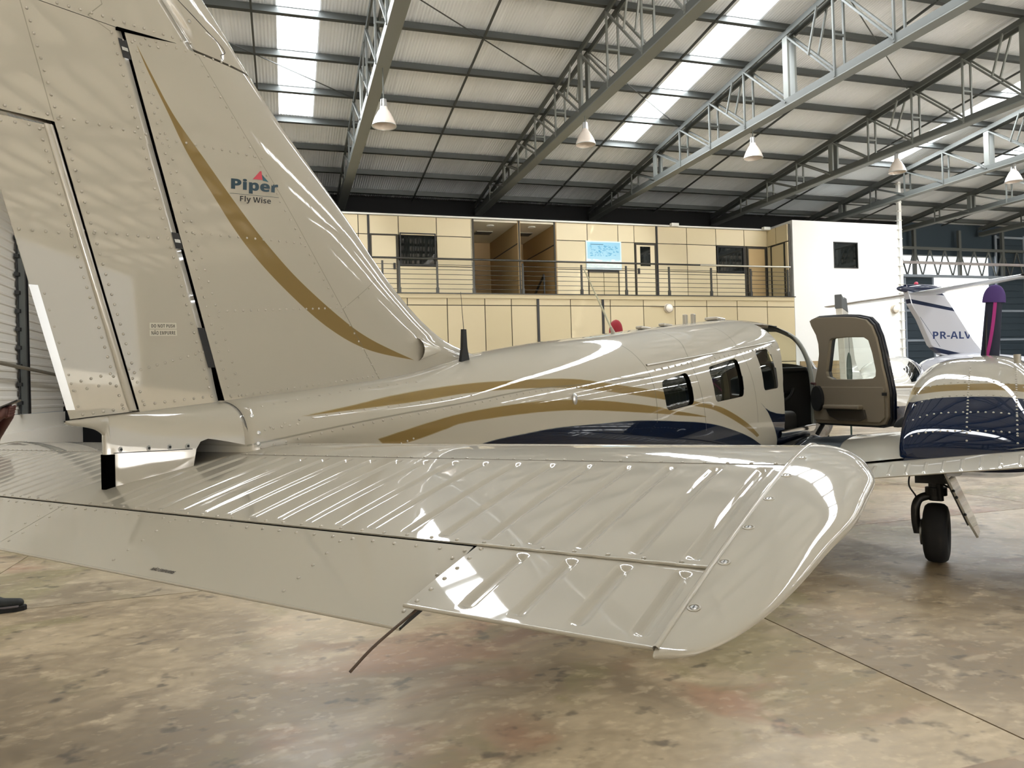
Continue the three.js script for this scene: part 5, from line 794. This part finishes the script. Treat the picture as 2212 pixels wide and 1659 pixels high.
  const pr = part('propeller', t); mesh('spinner', new THREE.ConeGeometry(0.14, 0.35, 20).rotateZ(-Math.PI / 2).translate(7.15, 1.02, 0), P, pr); mesh('blade', new THREE.SphereGeometry(1, 16, 12).scale(0.02, 0.06, 0.9).translate(7.05, 1.02, 0), M.black, pr);
}
{ const g = thing('upright_blade_shape', 'dark green upright rounded paddle on an added stick and base, seen through the open cabin door window', 'blade_shape'); g.position.set(8.42, 0, -9.45);  // unidentified blade shape; its stick and base are added supports
  mesh('blade', new THREE.SphereGeometry(1, 18, 14).scale(0.055, 0.3, 0.02).translate(0, 1.52, 0), std('#14302c', 0.5), g); mesh('stick', rodg(V(0, 0.03, 0), V(0, 1.3, 0), 0.014), std('#14302c', 0.5), g); mesh('base', new THREE.CylinderGeometry(0.14, 0.16, 0.04, 24).translate(0, 0.02, 0), M.dark, g); }

// ---------------------------------------------------------------- person at the left edge: shoe and hand with a phone reach into view
{
  const who = thing('person', 'person at the left edge, dark shoe and hand holding a phone in view', 'person');
  who.position.set(-1.965, 0, -5.9);   // faces +x
  const field = (bones, lo, hi, cell) => {
    const ext = Math.max(hi[0] - lo[0], hi[1] - lo[1], hi[2] - lo[2]), n = Math.ceil(ext / cell) + 4, mc = new MarchingCubes(n, M.dark, false, false, 400000), half = ext / 2 + cell * 2, cx = (lo[0] + hi[0]) / 2, cy = (lo[1] + hi[1]) / 2, cz = (lo[2] + hi[2]) / 2;
    mc.isolation = 0;
    for (let k = 0; k < n; k++) for (let j = 0; j < n; j++) for (let i = 0; i < n; i++) {
      const x = cx + (i - n / 2) / (n / 2) * half, y = cy + (j - n / 2) / (n / 2) * half, z = cz + (k - n / 2) / (n / 2) * half; let d = 9;
      for (const [ax, ay, az, ra, bx, by, bz, rb, sm] of bones) {
        const vx = bx - ax, vy = by - ay, vz = bz - az, L = vx * vx + vy * vy + vz * vz || 1e-9, t = clamp(((x - ax) * vx + (y - ay) * vy + (z - az) * vz) / L), e = Math.hypot(x - ax - vx * t, y - ay - vy * t, z - az - vz * t) - lerp(ra, rb, t), s = sm ?? 0.03, h = clamp(0.5 + 0.5 * (d - e) / s); d = lerp(d, e, h) - s * h * (1 - h);
      }
      mc.field[i + j * n + k * n * n] = -d;
    }
    mc.update(); const c = mc.count, g = new THREE.BufferGeometry(), p = new Float32Array(mc.positionArray.slice(0, c * 3)); for (let q = 0; q < c; q++) { p[q * 3] = cx + p[q * 3] * half; p[q * 3 + 1] = cy + p[q * 3 + 1] * half; p[q * 3 + 2] = cz + p[q * 3 + 2] * half; }
    g.setAttribute('position', new THREE.BufferAttribute(p, 3)); g.setAttribute('normal', new THREE.BufferAttribute(new Float32Array(mc.normalArray.slice(0, c * 3)), 3)); return g;
  };
  const skin = std('#4a2822', 0.6), cloth = std('#15161a', 0.85), denim = std('#1b2230', 0.85);  // skin tone darkened to hold the shadow on the hand
  const arm = (s) => [[-0.14, 1.43, 0.2 * s, 0.058, -0.06, 1.14, 0.24 * s, 0.045], [-0.06, 1.14, 0.24 * s, 0.044, 0.1, 1.32, 0.1 * s, 0.03]];
  mesh('body', field([[-0.14, 1.55, 0, 0.055, -0.14, 1.45, 0, 0.06], [-0.13, 1.71, 0, 0.092, -0.115, 1.62, 0, 0.075], [-0.02, 1.655, 0, 0.014, -0.03, 1.68, 0, 0.01], [-0.15, 1.42, -0.12, 0.1, -0.15, 1.42, 0.12, 0.1, 0.06], [-0.15, 1.35, 0, 0.15, -0.14, 1.02, 0, 0.14, 0.06], ...arm(1), ...arm(-1), ...[1, -1].flatMap((s) => [[-0.14, 0.95, 0.09 * s, 0.095, -0.12, 0.5, 0.1 * s, 0.062], [-0.12, 0.5, 0.1 * s, 0.06, -0.14, 0.09, 0.1 * s, 0.038]])], [-0.4, 0, -0.45], [0.4, 1.82, 0.45], 0.018), skin, who);
  mesh('shirt', field([[-0.15, 1.43, -0.13, 0.108, -0.15, 1.43, 0.13, 0.108, 0.06], [-0.15, 1.35, 0, 0.165, -0.14, 0.98, 0, 0.158, 0.06], ...[1, -1].map((s) => [-0.14, 1.43, 0.2 * s, 0.072, -0.08, 1.2, 0.235 * s, 0.06])], [-0.4, 0.8, -0.45], [0.2, 1.6, 0.45], 0.018), cloth, who);
  mesh('trousers', field([1, -1].flatMap((s) => [[-0.14, 0.98, 0.08 * s, 0.12, -0.12, 0.5, 0.1 * s, 0.082], [-0.12, 0.5, 0.1 * s, 0.08, -0.14, 0.1, 0.1 * s, 0.066]]), [-0.4, 0, -0.3], [0.15, 1.1, 0.3], 0.018), denim, who);
  mesh('hair', field([[-0.15, 1.76, 0, 0.088, -0.19, 1.68, 0, 0.07]], [-0.35, 1.5, -0.2], [0.1, 1.95, 0.2], 0.015), std('#17110d', 0.9), who);
  for (const s of [1, -1]) {
    const sh = part('shoe', who), z = 0.1 * s; if (s < 0) sh.position.x = -0.22;
    mesh('upper', field([[-0.14, 0.07, z, 0.05, 0.03, 0.055, z, 0.044], [0.03, 0.055, z, 0.044, 0.19, 0.05, z, 0.032], [-0.13, 0.1, z, 0.048, -0.08, 0.1, z, 0.045], [0.02, 0.088, z, 0.018, 0.07, 0.08, z, 0.016]], [-0.25, 0, z - 0.2], [0.25, 0.2, z + 0.2], 0.008), std('#101310', 0.7), sh);
    mesh('sole', shapeg([[-0.19, -0.03], [-0.17, -0.045], [0.05, -0.05], [0.17, -0.045], [0.225, -0.02], [0.235, 0.0], [0.225, 0.02], [0.17, 0.045], [0.05, 0.05], [-0.17, 0.045], [-0.19, 0.03]], 0.026, { bevel: 0.004 }).rotateX(-Math.PI / 2).translate(0, 0.004, z), std('#0b0a08', 0.8), sh);
    mesh('midsole_stripe', shapeg([[0.0, 0.0], [0.2, 0.006], [0.2, 0.014], [0.0, 0.012]], 0.102).translate(0, 0.026, z - 0.051), std('#5c5557', 0.7), sh);
  }
  // right hand: palm, four fingers closed round the phone, thumb on its face
  const hx = 0.13, hy = 1.345, hz = 0.09, fing = [];
  for (let k = 0; k < 4; k++) { const y = hy + 0.035 - k * 0.018, x = hx + 0.05 - k * 0.004; fing.push([hx + 0.01, y - 0.01, hz, 0.0105, x, y, hz + 0.03, 0.0095, 0.006], [x, y, hz + 0.03, 0.0095, x + 0.018, y + 0.006, hz + 0.012, 0.0085, 0.006], [x + 0.018, y + 0.006, hz + 0.012, 0.0085, x + 0.012, y + 0.008, hz - 0.008, 0.008, 0.006]); }
  mesh('hand', field([[hx - 0.04, hy - 0.03, hz + 0.01, 0.026, hx + 0.01, hy, hz + 0.006, 0.024, 0.02], [hx - 0.01, hy - 0.015, hz + 0.02, 0.02, hx + 0.005, hy + 0.02, hz + 0.016, 0.018, 0.02], [hx - 0.01, hy + 0.0, hz - 0.012, 0.013, hx + 0.015, hy + 0.035, hz - 0.018, 0.011, 0.01], [hx + 0.015, hy + 0.035, hz - 0.018, 0.011, hx + 0.035, hy + 0.05, hz - 0.01, 0.0095, 0.008], ...fing], [hx - 0.09, hy - 0.08, hz - 0.08], [hx + 0.1, hy + 0.1, hz + 0.08], 0.004), skin, who);
  const ph = tag(mesh('phone', new RoundedBoxGeometry(0.16, 0.012, 0.078, 3, 0.005), std('#0a0a0c', 0.3)), 'black phone held up in the hand at the left edge', 'phone'); ph.rotation.z = 24 * rad; ph.position.set(-1.965 + hx + 0.02, hy + 0.052, -5.9 + hz);
}
renderer.render(scene, camera);
